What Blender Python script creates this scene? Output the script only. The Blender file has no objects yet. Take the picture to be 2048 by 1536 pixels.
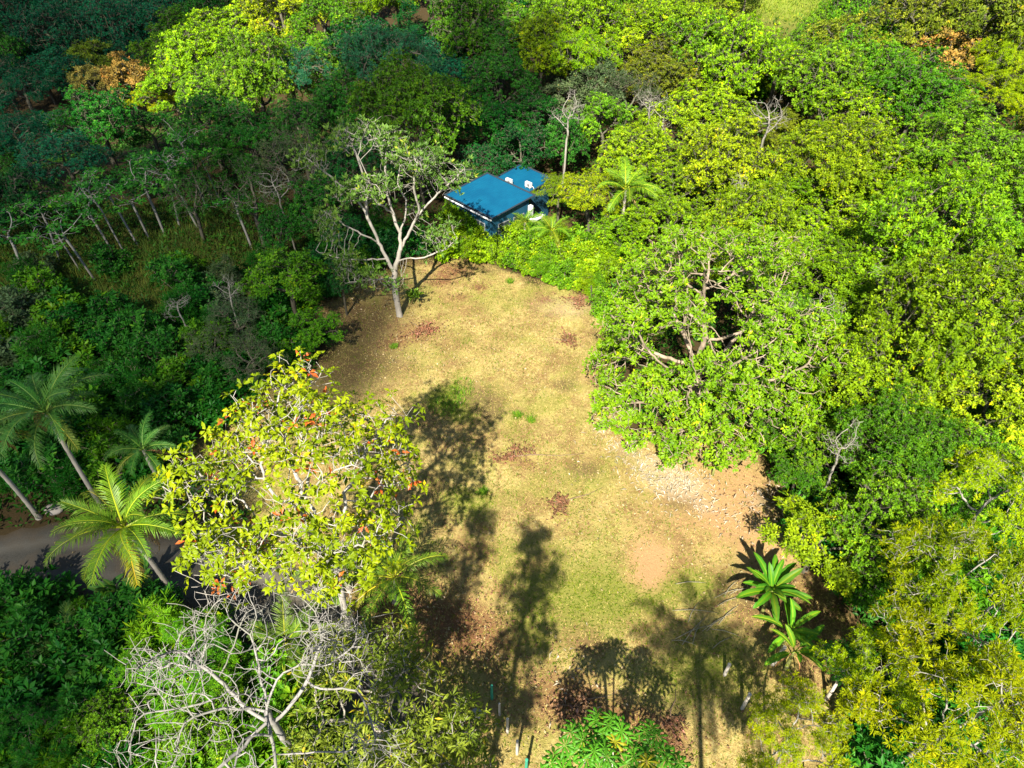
import bpy, math, random
import numpy as np
from mathutils import Vector, Euler

sc = bpy.context.scene
COL = sc.collection
PI = math.pi
# ------------------------------------------------------------------ camera
F_PX, PITCH, CAM_H = 1420.0, math.radians(43.0), 36.0      # focal length in 2048-wide pixels
cam_d = bpy.data.cameras.new('camera')
cam = bpy.data.objects.new('camera', cam_d); COL.objects.link(cam)
cam.location = (0, 0, CAM_H)
cam.rotation_euler = (PI/2 - PITCH, 0, 0)
cam_d.sensor_width = 36.0
cam_d.lens = 36.0*F_PX/2048.0
cam_d.clip_start, cam_d.clip_end = 0.5, 6000
sc.camera = cam
# ------------------------------------------------------------------ sky, sun, exposure
SUN_EL, SUN_AZ = math.radians(45.0), math.radians(12.0)    # shadows run away from the camera, 12 deg to the right
TO_SUN = np.array([-math.sin(SUN_AZ)*math.cos(SUN_EL), -math.cos(SUN_AZ)*math.cos(SUN_EL), math.sin(SUN_EL)])
w = bpy.data.worlds.new('World'); sc.world = w; w.use_nodes = True
nt = w.node_tree; nt.nodes.clear()
sky = nt.nodes.new('ShaderNodeTexSky'); sky.sky_type = 'NISHITA'; sky.sun_disc = False
sky.sun_elevation = SUN_EL
sky.sun_rotation = math.atan2(TO_SUN[0], TO_SUN[1])
sky.air_density = 1.0; sky.dust_density = 0.6; sky.ozone_density = 1.6
bg = nt.nodes.new('ShaderNodeBackground'); bg.inputs['Strength'].default_value = 0.05
wo = nt.nodes.new('ShaderNodeOutputWorld')
nt.links.new(sky.outputs[0], bg.inputs[0]); nt.links.new(bg.outputs[0], wo.inputs[0])
sun_d = bpy.data.lights.new('sun', 'SUN'); sun_d.energy = 4.8; sun_d.angle = math.radians(0.55)
sun_d.color = (1.0, 0.93, 0.80)
sun = bpy.data.objects.new('sun', sun_d); COL.objects.link(sun)
sun.rotation_euler = Vector((-TO_SUN[0], -TO_SUN[1], -TO_SUN[2])).to_track_quat('-Z', 'Y').to_euler()
sun.location = (-60, -200, 300)
vs = sc.view_settings
vs.view_transform = 'Standard'; vs.look = 'None'; vs.gamma = 1.0; vs.use_curve_mapping = False
vs.exposure = 1.76

# ------------------------------------------------------------------ helpers: projection, terrain
CP, SP = math.cos(PITCH), math.sin(PITCH)
def at_z(px, py, z=0.0):
    u = (px-1024)/F_PX; v = (py-768)/F_PX
    t = (CAM_H-z)/(SP+v*CP)
    return u*t, (CP-v*SP)*t, t
def project(x, y, z):
    d = CAM_H-z; zc = y*CP+d*SP
    return 1024+F_PX*x/zc, 768+F_PX*(d*CP-y*SP)/zc, zc
def ss(a, b, t):
    t = np.clip((np.asarray(t, float)-a)/(b-a), 0, 1); return t*t*(3-2*t)
def wave(x, y):
    return (np.sin(x*.31+1.3)*np.cos(y*.27+.4)+.6*np.sin(x*.13-y*.19)+.35*np.sin(x*.83+y*.71+2.))
def H(x, y):
    x = np.asarray(x, float); y = np.asarray(y, float)
    z = -15*ss(-18, -75, x)*ss(62, 112, y)
    z = z + 6.0*np.exp(-(((x-38)/26)**2+((y-116)/17)**2))
    z = z + 3.0*ss(20, 60, x)*ss(30, 90, y)
    z = z - 1.0*ss(-9, -17, x)*ss(38, 20, y)
    out = 1-ss(-18, -14, x)*ss(20, 15, x)*ss(8, 12, y)*ss(58, 52, y)
    z = z + .05*wave(x*2, y*2)+ out*.35*wave(x, y)
    z = z - 40*ss(300, 1500, np.hypot(x, y))
    return z
def g(px, py):
    z = 0.0
    for _ in range(6):
        x, y, t = at_z(px, py, z); z = float(H(x, y))
    return x, y, z
def in_poly(x, y, poly):
    x = np.asarray(x, float); y = np.asarray(y, float); c = np.zeros(x.shape, bool); n = len(poly)
    for i in range(n):
        x1, y1 = poly[i]; x2, y2 = poly[(i+1) % n]
        c ^= ((y1 > y) != (y2 > y)) & (x < (x2-x1)*(y-y1)/(y2-y1+1e-12)+x1)
    return c
def poly_dist(x, y, poly):      # signed distance, positive inside
    x = np.asarray(x, float); y = np.asarray(y, float); d = np.full(x.shape, 1e9); n = len(poly)
    for i in range(n):
        a = np.array(poly[i]); b = np.array(poly[(i+1) % n]); ab = b-a
        t = np.clip(((x-a[0])*ab[0]+(y-a[1])*ab[1])/(ab@ab), 0, 1)
        d = np.minimum(d, np.hypot(x-a[0]-t*ab[0], y-a[1]-t*ab[1]))
    return np.where(in_poly(x, y, poly), d, -d)
CLEAR_PX = [(640,625),(690,572),(760,545),(860,522),(920,515),(1000,543),(1100,570),(1195,592),(1215,640),(1200,690),(1210,740),
            (1200,800),(1270,870),(1400,850),(1500,885),(1535,950),(1570,1060),(1610,1150),(1700,1260),(1720,1400),(1660,1536),
            (1500,1640),(1000,1640),(860,1536),(800,1330),(700,1225),(620,1150),(520,1040),(400,900),(520,800),(640,740),(665,680)]
CLEAR = [g(*p)[:2] for p in CLEAR_PX]
ROAD_PX = [(-160,1135),(60,1120),(200,1122),(330,1135),(450,1160),(560,1210),(660,1285),(730,1360),(775,1450),(800,1560),(815,1640)]
# ------------------------------------------------------------------ helpers: meshes and objects
def link(o, parent=None):
    COL.objects.link(o)
    if parent is not None: o.parent = parent
    return o
def mesh_np(name, V, tris, mat, smooth=False, attrs=None, quads=None):
    me = bpy.data.meshes.new(name)
    V = np.asarray(V, np.float32); tris = np.asarray(tris, np.int32).reshape(-1, 3)
    q = np.zeros((0, 4), np.int32) if quads is None else np.asarray(quads, np.int32).reshape(-1, 4)
    nl = tris.size+q.size
    me.vertices.add(len(V)); me.vertices.foreach_set('co', V.ravel())
    me.loops.add(nl); me.loops.foreach_set('vertex_index', np.concatenate([tris.ravel(), q.ravel()]))
    me.polygons.add(len(tris)+len(q))
    st = np.concatenate([np.arange(len(tris))*3, tris.size+np.arange(len(q))*4]).astype(np.int32)
    me.polygons.foreach_set('loop_start', st)
    me.polygons.foreach_set('use_smooth', np.full(len(st), smooth))
    for k, a in (attrs or {}).items():
        a = np.asarray(a, np.float32)
        if a.ndim == 1:
            at = me.attributes.new(k, 'FLOAT', 'POINT'); at.data.foreach_set('value', a)
        else:
            at = me.attributes.new(k, 'FLOAT_COLOR', 'POINT'); at.data.foreach_set('color', a.ravel())
    me.materials.append(mat); me.update(calc_edges=True); me.validate()
    return me
def ob(name, me, parent=None, loc=(0,0,0), rot=(0,0,0), scale=(1,1,1), color=None):
    o = bpy.data.objects.new(name, me); o.location = loc; o.rotation_euler = rot; o.scale = scale
    if color is not None: o.color = (*color[:3], 1)
    return link(o, parent)
def tag(o, label, cat, group=None):
    o['label'] = label; o['category'] = cat
    if group: o['group'] = group
    return o
def kind(o, k): o['kind'] = k; return o
def empty(name, loc, rz=0, scale=(1,1,1)):
    o = bpy.data.objects.new(name, None); o.location = loc; o.rotation_euler = (0, 0, rz); o.scale = scale
    o.empty_display_size = .3
    return link(o)
class MB:                                   # small mesh builder for boxes, tubes and sheets
    def __init__(s): s.v = []; s.f = []
    def add(s, vs, fs):
        b = len(s.v); s.v += [tuple(p) for p in vs]; s.f += [tuple(b+i for i in f) for f in fs]
    def box(s, c, d, rz=0, bev=0):
        hx, hy, hz = d[0]/2, d[1]/2, d[2]/2; cs, sn = math.cos(rz), math.sin(rz); P = []
        for z in (-hz, hz):
            for x, y in ((-hx,-hy),(hx,-hy),(hx,hy),(-hx,hy)):
                P.append((c[0]+x*cs-y*sn, c[1]+x*sn+y*cs, c[2]+z))
        s.add(P, [(3,2,1,0),(4,5,6,7),(0,1,5,4),(1,2,6,5),(2,3,7,6),(3,0,4,7)])
    def tube(s, pts, rad, n=6, cap=True):
        pts = [Vector(p) for p in pts]; m = len(pts)
        if not hasattr(rad, '__len__'): rad = [rad]*m
        ring = []
        for i, p in enumerate(pts):
            d = (pts[min(i+1, m-1)]-pts[max(i-1, 0)]).normalized()
            u = d.cross(Vector((.31,.87,.12)) if abs(d.y) < .95 else Vector((1,0,0))).normalized(); v = d.cross(u)
            for k in range(n):
                a = 2*PI*k/n; ring.append(p+(u*math.cos(a)+v*math.sin(a))*rad[i])
        fs = [(i*n+k, i*n+(k+1) % n, (i+1)*n+(k+1) % n, (i+1)*n+k) for i in range(m-1) for k in range(n)]
        if cap: fs += [tuple(range(n))[::-1], tuple((m-1)*n+k for k in range(n))]
        s.add(ring, fs)
    def build(s, name, mat, smooth=False):
        me = bpy.data.meshes.new(name); me.from_pydata(s.v, [], s.f); me.materials.append(mat)
        if smooth:
            for p in me.polygons: p.use_smooth = True
        me.update(); return me
def unit(a): return a/np.maximum(np.linalg.norm(a, axis=-1, keepdims=True), 1e-9)

# ------------------------------------------------------------------ materials
def new_mat(name):
    m = bpy.data.materials.new(name); m.use_nodes = True; t = m.node_tree; t.nodes.clear()
    out = t.nodes.new('ShaderNodeOutputMaterial'); return m, t, out
def nd(t, typ, ins=None, **kw):
    n = t.nodes.new(typ)
    for k, v in kw.items(): setattr(n, k, v)
    for k, v in (ins or {}).items():
        if isinstance(v, bpy.types.NodeSocket): t.links.new(v, n.inputs[k])
        else: n.inputs[k].default_value = v
    return n
def mixc(t, fac, a, b, mode='MIX'):
    n = t.nodes.new('ShaderNodeMix'); n.data_type = 'RGBA'; n.blend_type = mode; n.clamp_factor = True
    for i, v in ((0, fac), (6, a), (7, b)):
        if isinstance(v, bpy.types.NodeSocket): t.links.new(v, n.inputs[i])
        else: n.inputs[i].default_value = v if i == 0 else (*v[:3], 1)
    return n.outputs[2]
def ramp(t, fac, p0, p1):
    return nd(t, 'ShaderNodeMapRange', {0: fac, 1: p0, 2: p1, 3: 0.0, 4: 1.0}).outputs[0]
def noise(t, vec, scale, detail=4, rough=.6, dist=0.):
    return nd(t, 'ShaderNodeTexNoise', {'Vector': vec, 'Scale': scale, 'Detail': detail, 'Roughness': rough, 'Distortion': dist}).outputs[0]
def math_n(t, op, a, b=0.0):
    n = nd(t, 'ShaderNodeMath', {0: a, 1: b}, operation=op); return n.outputs[0]

def leaf_material(name, spec=.12, rough=.5, trans=.22, var=.6, warm=(2.0,1.25,.8), warm_from=.93):
    m, t, out = new_mat(name)
    oi = nd(t, 'ShaderNodeObjectInfo'); tint = nd(t, 'ShaderNodeAttribute', attribute_name='tint').outputs['Fac']
    base = oi.outputs['Color']
    hsv = nd(t, 'ShaderNodeHueSaturation', {'Color': base})
    t.links.new(nd(t, 'ShaderNodeMapRange', {0: tint, 1: 0., 2: 1., 3: .525, 4: .485}).outputs[0], hsv.inputs['Hue'])
    t.links.new(nd(t, 'ShaderNodeMapRange', {0: tint, 1: 0., 2: 1., 3: 1-var, 4: 1+var}).outputs[0], hsv.inputs['Value'])
    c = mixc(t, math_n(t, 'MULTIPLY', math_n(t, 'GREATER_THAN', tint, warm_from), .75), hsv.outputs[0], mixc(t, 1.0, hsv.outputs[0], warm, 'MULTIPLY'))
    p = nd(t, 'ShaderNodeBsdfPrincipled', {'Base Color': c, 'Roughness': rough, 'Specular IOR Level': spec})
    tr = nd(t, 'ShaderNodeBsdfTranslucent', {'Color': mixc(t, .5, c, (.30,.42,.01), 'MIX')})
    # light coming through a blade is the blade's own colour, a little yellower
    tc = mixc(t, 1.0, c, (1.2,1.3,.4), 'MULTIPLY'); t.links.new(tc, tr.inputs['Color'])
    mx = nd(t, 'ShaderNodeMixShader', {0: trans, 1: p.outputs[0], 2: tr.outputs[0]})
    t.links.new(mx.outputs[0], out.inputs[0]); return m
def bark_material(name, rough=.85, lo=.55, scale=2.2):
    m, t, out = new_mat(name)
    oi = nd(t, 'ShaderNodeObjectInfo'); tc = nd(t, 'ShaderNodeTexCoord').outputs['Object']
    mp = nd(t, 'ShaderNodeMapping', {0: tc, 3: (1, 1, .35)}).outputs[0]
    n1 = noise(t, mp, scale, 5, .7); n2 = noise(t, tc, .45, 2)
    c = mixc(t, ramp(t, n1, .35, .65), (lo, lo, lo*.95), (1.15, 1.12, 1.08))
    c = mixc(t, 1.0, c, oi.outputs['Color'], 'MULTIPLY')
    c = mixc(t, math_n(t, 'MULTIPLY', ramp(t, n2, .5, .7), .45), c, (.10,.12,.05))
    p = nd(t, 'ShaderNodeBsdfPrincipled', {'Base Color': c, 'Roughness': rough, 'Specular IOR Level': .2})
    b = nd(t, 'ShaderNodeBump', {'Strength': .4, 'Distance': .03, 'Height': n1})
    t.links.new(b.outputs[0], p.inputs['Normal'])
    t.links.new(p.outputs[0], out.inputs[0]); return m
def plain_material(name, col, rough=.6, var=.15, scale=6., spec=.4, metal=0.):
    m, t, out = new_mat(name)
    tc = nd(t, 'ShaderNodeTexCoord').outputs['Object']
    c = mixc(t, noise(t, tc, scale, 5, .65), [v*(1-var) for v in col], [min(1, v*(1+var)) for v in col])
    p = nd(t, 'ShaderNodeBsdfPrincipled', {'Base Color': c, 'Roughness': rough, 'Specular IOR Level': spec, 'Metallic': metal})
    t.links.new(p.outputs[0], out.inputs[0]); return m
M_LEAF = leaf_material('leaf')
M_LEAF_WAXY = leaf_material('waxy_leaf', spec=.14, rough=.45, var=.4)
M_FINE = leaf_material('fine_leaf', spec=.08, rough=.6, trans=.38, var=.35, warm=(1.35,1.05,.8), warm_from=.85)
M_FROND = leaf_material('palm_leaflet', spec=.2, rough=.45, trans=.25, var=.35, warm=(2.2,1.5,1.6), warm_from=.95)
M_RED = leaf_material('old_red_leaf', spec=.4, rough=.45, trans=.3, var=.45, warm=(1.05,2.4,1.3), warm_from=.75)
M_DRY = leaf_material('dry_leaf', spec=.2, rough=.75, trans=.12, var=.5, warm=(1.5,1.6,1.9), warm_from=.9)
M_BARK = bark_material('bark')
M_PALE = bark_material('pale_bark', lo=.7, scale=1.6)

def ground_material():
    m, t, out = new_mat('ground')
    co = nd(t, 'ShaderNodeTexCoord').outputs['Object']
    a = nd(t, 'ShaderNodeSeparateColor', {0: nd(t, 'ShaderNodeAttribute', attribute_name='mask').outputs['Color']})
    b = nd(t, 'ShaderNodeSeparateColor', {0: nd(t, 'ShaderNodeAttribute', attribute_name='mask2').outputs['Color']})
    nf = noise(t, co, 5.0, 6, .75); nm = noise(t, co, .9, 6, .7, .5); nl = noise(t, co, .28, 4, .6)
    nff = noise(t, co, 17., 4, .8)
    straw = mixc(t, ramp(t, nm, .38, .62), (.19,.115,.045), (.36,.275,.10))
    straw = mixc(t, ramp(t, nf, .48, .66), straw, (.50,.41,.18))
    straw = mixc(t, math_n(t, 'MULTIPLY', ramp(t, nl, .46, .64), .8), straw, (.17,.10,.042))
    straw = mixc(t, math_n(t, 'MULTIPLY', ramp(t, nff, .58, .72), .55), straw, (.12,.075,.03))
    ng = noise(t, nd(t, 'ShaderNodeMapping', {0: co, 1: (31, 7, 0)}).outputs[0], .22, 5, .65, .4); nr = noise(t, nd(t, 'ShaderNodeMapping', {0: co, 1: (3, 57, 0)}).outputs[0], .35, 6, .7, .6)
    straw = mixc(t, math_n(t, 'MULTIPLY', ramp(t, ng, .47, .62), .62), straw, mixc(t, nf, (.13,.145,.02), (.31,.30,.07)))
    straw = mixc(t, math_n(t, 'MULTIPLY', ramp(t, nr, .52, .64), .7), straw, mixc(t, nf, (.13,.065,.03), (.27,.16,.075)))
    def brk(mask, nz, soft=.25):     # break a soft mask up with noise
        s = math_n(t, 'ADD', mask, math_n(t, 'MULTIPLY', math_n(t, 'SUBTRACT', nz, .5), 1.5))
        return ramp(t, s, .5-soft, .5+soft)
    c = mixc(t, brk(a.outputs[0], nf), straw, mixc(t, nff, (.12,.13,.022), (.24,.235,.05)))
    c = mixc(t, brk(a.outputs[1], nf), c, mixc(t, nff, (.10,.045,.022), (.23,.115,.055)))
    c = mixc(t, brk(a.outputs[2], nm, .35), c, mixc(t, nff, (.30,.17,.08), (.42,.26,.13)))
    c = mixc(t, math_n(t, 'MULTIPLY', brk(b.outputs[1], nf), .8), c, (.10,.065,.032))
    c = mixc(t, math_n(t, 'MULTIPLY', brk(b.outputs[2], nff), .55), c, (.40,.31,.21))
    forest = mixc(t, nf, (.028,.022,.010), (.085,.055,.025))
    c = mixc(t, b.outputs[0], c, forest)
    kn = nd(t, 'ShaderNodeAttribute', attribute_name='knoll').outputs['Fac']
    c = mixc(t, kn, c, mixc(t, nm, (.16,.24,.02), (.25,.27,.05)))
    c = mixc(t, 1.0, c, (.90,.92,.86), 'MULTIPLY')
    p = nd(t, 'ShaderNodeBsdfPrincipled', {'Base Color': c, 'Roughness': .95, 'Specular IOR Level': .1})
    bp = nd(t, 'ShaderNodeBump', {'Strength': .7, 'Distance': .08, 'Height': math_n(t, 'ADD', nf, nff)})
    t.links.new(bp.outputs[0], p.inputs['Normal']); t.links.new(p.outputs[0], out.inputs[0]); return m
M_GROUND = ground_material()

# ------------------------------------------------------------------ ground
# patches of the clearing's own colour: (px, py, radius in m, stretch, weight), at pixel places of the photograph turned into ground points
GREEN = [(905,790,1.6,.8,1.1),(925,830,1.2,.8,.9),(880,800,1.,.8,.8),(1035,830,.45,1,1.),(950,1010,1.6,1,.6),(900,1000,1.4,1,.5),(1150,1180,3.0,.8,.6),(1240,1200,3.,.7,.5),
         (1010,1100,1.6,1,.45),(1100,1300,1.6,1,.3),(920,1380,2.2,1.2,.5),(1320,1180,1.5,1,.4),(1230,1060,3,.6,.35),(1120,960,3.5,.6,.3),(1050,880,3.,.6,.25),
         (1000,700,3.5,.6,.22),(1400,1170,1.4,1,.7),(1430,1330,2.,1,.7),(1020,560,.5,1,.7),(990,590,.5,1,.6),(870,1130,1.6,1,.4),(1040,1250,1.6,1.6,.5),(1330,1380,2,1,.5)]
RED = [(830,665,2.2,.7,.7),(780,690,1.2,.8,.6),(1135,680,.9,.6,.4),(1010,915,1.1,.7,.4),(1130,1015,1.2,.6,.4),(1150,1410,1.3,1.2,.4),(1060,930,1.,.4,.6),
       (905,540,2.,.5,.8),(880,565,1.2,.5,.7),(1090,600,.8,.4,.9),(1160,600,1.2,.4,.9),(960,575,.9,.4,.8),(920,595,.9,.4,.6),(700,600,2.2,.6,.4),(1000,1290,2.2,1.,.35),
       (870,1240,2.6,1.2,.5),(770,1180,2.,1,.55),(940,1250,2.,1,.4),(1330,1480,1.6,1,.7),(1240,1440,1.4,1,.5),(1480,1240,1.5,1,.4),(1100,1400,2.4,.6,.5),(1590,1180,2.,1,.6),(1620,1300,2.,1,.5)]
BARE = [(1300,1115,1.15,1.2,1.2),(1290,1160,1.0,1,.7),(930,1455,1.,1,.8),(960,1440,.8,1,.6),(1330,1010,3.2,.8,.45),(1480,950,3.5,1,.7),(1460,1050,2.5,1,.6),(1540,1120,2,1,.5),(1190,760,1.,.5,.8),(1240,850,1.3,.5,.6)]
BROWN = [(960,790,2.2,.7,.7),(980,830,1.7,.6,.6),(1170,940,1.6,.5,.7),(1130,770,1.5,.5,.7),(1360,1000,2.,.5,.6),(1500,1180,2.,1,.8),(1300,930,1.6,.6,.3),(720,640,4.,.6,.9),(700,760,4,.6,.7),(690,690,3,.7,.6),(800,720,2.5,.6,.4),(1100,1110,2.,.5,.4),(1180,1290,2.,.6,.5)]
PALE = [(1200,860,1.,.6,.5),(1250,900,1.2,.6,.55),(1330,955,1.9,.6,.85),(1370,975,1.4,.6,.8),(1300,925,1.2,.5,.5),(1410,1015,.9,.5,.6),(1520,1000,1.,.6,.6),(1540,1060,1.,.6,.5),(1100,610,3.,.4,.35),(1150,620,2.2,.4,.4)]
def blob(x, y, patches):
    s = np.zeros(np.shape(x))
    for px, py, r, st, wt in patches:
        cx, cy, _ = g(px, py)
        s += wt*np.exp(-(((x-cx)/r)**2+((y-cy)/(r*max(st, .75)))**2))
    return s
def axis(lo, hi, d, far):
    a = list(np.arange(lo, hi+1e-6, d)); s = d
    while a[-1] < far: s *= 1.12; a.append(a[-1]+s)
    s = d; b = []
    x = lo
    while x > -far: s *= 1.12; x -= s; b.append(x)
    return np.array(b[::-1]+a)
gx = axis(-26, 24, .25, 3000); gy = axis(6, 60, .25, 3000)
GX, GY = np.meshgrid(gx, gy)
x, y = GX.ravel(), GY.ravel()
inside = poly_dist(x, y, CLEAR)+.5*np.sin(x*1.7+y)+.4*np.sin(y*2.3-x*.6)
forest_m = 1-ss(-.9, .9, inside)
road_pts = [g(*p)[:2] for p in ROAD_PX]
def line_dist(x, y, pts):
    d = np.full(np.shape(x), 1e9)
    for a, b in zip(pts[:-1], pts[1:]):
        a = np.array(a); b = np.array(b); ab = b-a
        t = np.clip(((x-a[0])*ab[0]+(y-a[1])*ab[1])/(ab@ab), 0, 1)
        d = np.minimum(d, np.hypot(x-a[0]-t*ab[0], y-a[1]-t*ab[1]))
    return d
kx, ky, kz = g(1545, 26)
knoll = np.exp(-(((x-kx)/9)**2+((y-ky)/10)**2)**2)
knoll = knoll+.9*np.exp(-(((x+36)/13)**2+((y-53)/7)**2)**2)*.35
m1 = np.stack([blob(x, y, GREEN), blob(x, y, RED), blob(x, y, BARE), np.ones_like(x)], 1)
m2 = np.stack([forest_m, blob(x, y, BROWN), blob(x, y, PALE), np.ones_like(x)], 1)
V = np.stack([x, y, H(x, y)], 1)
nx, ny = len(gx), len(gy)
I = (np.arange(ny-1)[:, None]*nx+np.arange(nx-1)[None, :]).ravel()
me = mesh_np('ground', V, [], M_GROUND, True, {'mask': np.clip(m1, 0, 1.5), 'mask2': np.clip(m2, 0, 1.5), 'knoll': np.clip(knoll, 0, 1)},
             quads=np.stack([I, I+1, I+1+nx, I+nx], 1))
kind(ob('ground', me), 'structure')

# road: a gravel lane curving in from the left and down under the trees
def road_material():
    m, t, out = new_mat('gravel'); co = nd(t, 'ShaderNodeTexCoord').outputs['Object']
    n1 = noise(t, co, 14, 5, .8); n2 = noise(t, co, .7, 3); n3 = noise(t, co, 45, 2)
    c = mixc(t, ramp(t, n1, .3, .7), (.042,.040,.033), (.085,.080,.066)); c = mixc(t, ramp(t, n2, .45, .7), c, (.085,.068,.048))
    ac = nd(t, 'ShaderNodeAttribute', attribute_name='across').outputs['Fac']
    trk = ramp(t, math_n(t, 'ADD', math_n(t, 'ABSOLUTE', math_n(t, 'SUBTRACT', math_n(t, 'ABSOLUTE', ac), .45)), math_n(t, 'MULTIPLY', math_n(t, 'SUBTRACT', n2, .5), .5)), .22, .02)
    c = mixc(t, math_n(t, 'MULTIPLY', trk, .55), c, (.115,.106,.085))
    c = mixc(t, math_n(t, 'MULTIPLY', ramp(t, math_n(t, 'ADD', math_n(t, 'ABSOLUTE', ac), math_n(t, 'MULTIPLY', n1, .3)), .85, 1.1), .8), c, (.07,.052,.03))
    c = mixc(t, ramp(t, n3, .66, .72), c, (.2,.19,.165))
    p = nd(t, 'ShaderNodeBsdfPrincipled', {'Base Color': c, 'Roughness': .95, 'Specular IOR Level': .1})
    b = nd(t, 'ShaderNodeBump', {'Strength': .6, 'Distance': .05, 'Height': n1}); t.links.new(b.outputs[0], p.inputs['Normal'])
    t.links.new(p.outputs[0], out.inputs[0]); return m
def catmull(pts, n):
    pts = [np.array(p, float) for p in pts]; pts = [2*pts[0]-pts[1]]+pts+[2*pts[-1]-pts[-2]]; o = []
    for i in range(1, len(pts)-2):
        for k in range(n):
            t = k/n; a, b, c, d = pts[i-1:i+3]
            o.append(.5*((2*b)+(c-a)*t+(2*a-5*b+4*c-d)*t*t+(3*b-a-3*c+d)*t**3))
    return np.array(o+[pts[-2]])
rc = catmull(road_pts, 14)
rd = unit(np.gradient(rc, axis=0)); rn = np.stack([-rd[:, 1], rd[:, 0]], 1)
RW = np.linspace(-1, 1, 13); rng = np.random.default_rng(3)
RV = []
for i, c in enumerate(rc):
    wob = 2.25+.25*math.sin(i*.5)+.15*math.sin(i*1.3)
    for s in RW:
        q = c+rn[i]*s*wob
        RV.append((q[0], q[1], float(H(q[0], q[1]))+.10-.10*s**4+.03*math.cos(s*PI*2.6)))
RV = np.array(RV); n = len(RW)
I = (np.arange(len(rc)-1)[:, None]*n+np.arange(n-1)[None, :]).ravel()
kind(ob('road', mesh_np('road', RV, [], road_material(), True, {'across': np.tile(RW, len(rc))}, quads=np.stack([I, I+1, I+1+n, I+n], 1)[:, ::-1])), 'structure')

# ------------------------------------------------------------------ unseen clouds, added up-sun to lay shade over the left of the valley
def shade_cloud_material():
    m, t, out = new_mat('added_shade_cloud')
    p = nd(t, 'ShaderNodeBsdfPrincipled', {'Base Color': (.85,.85,.87,1), 'Roughness': 1., 'Specular IOR Level': 0.})
    tr = nd(t, 'ShaderNodeBsdfTransparent'); mx = nd(t, 'ShaderNodeMixShader', {0: .52, 1: p.outputs[0], 2: tr.outputs[0]})
    t.links.new(mx.outputs[0], out.inputs[0]); return m
M_SHADE_CLOUD = shade_cloud_material()
def ico(sub):
    import bmesh
    bm = bmesh.new(); bmesh.ops.create_icosphere(bm, subdivisions=sub, radius=1)
    v = np.array([q.co[:] for q in bm.verts]); f = np.array([[k.index for k in p.verts] for p in bm.faces]); bm.free(); return v, f
IV, IF = ico(3)
def added_shade_cloud(puffs, alt=250.):
    Vs, Fs, b = [], [], 0; r = np.random.default_rng(5)
    for (cx, cy, rad) in puffs:
        c = np.array([cx, cy, 7.])+TO_SUN*((alt-7)/TO_SUN[2])
        for j in range(5):
            off = r.normal(size=3)*rad*.35*(j > 0); rr = rad*(1. if j == 0 else .55)
            d = 1+.10*np.sin(IV@r.normal(size=3)*4+r.random()*6)+.07*np.sin(IV@r.normal(size=3)*9)
            P = IV*(d*rr)[:, None]*np.array([1, 1, .6])+c+off*np.array([1, 1, .5])
            Vs.append(P); Fs.append(IF+b); b += len(IV)
    return mesh_np('added_shade_cloud', np.concatenate(Vs), np.concatenate(Fs), M_SHADE_CLOUD, True)
NEAR_SHADE = [(-16.8,33,5.5),(-16.5,39,6),(-16,45,6),(-21,37,6.5),(-26.5,16.5,5),(-25,9,6),(-24.5,15.5,4.5),(-30,12,9),(-29,22,7),(-44,16,15),(-45,34,17),(-31,36,11),(-27,45,11),(-28,55,13),(-19,52,7),(-18,61,10),(-44,52,13),(-36,60,10),(-14,73,10),(-3,81,9),(-58,44,14),(-68,60,14),(-54,70,9),(-12,81,7),(0,92,7),(-34,3,9)]
FAR_SHADE = [(-92,112,26),(-70,140,26),(-110,150,34),(-40,150,22),(-90,90,14),(-64,118,9)]
for puffs in (NEAR_SHADE, FAR_SHADE):
    o = kind(ob('added_shade_cloud', added_shade_cloud(puffs)), 'structure')
    md = o.modifiers.new('one_skin', 'REMESH'); md.mode = 'VOXEL'; md.voxel_size = 1.6; md.use_smooth_shade = True

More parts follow.
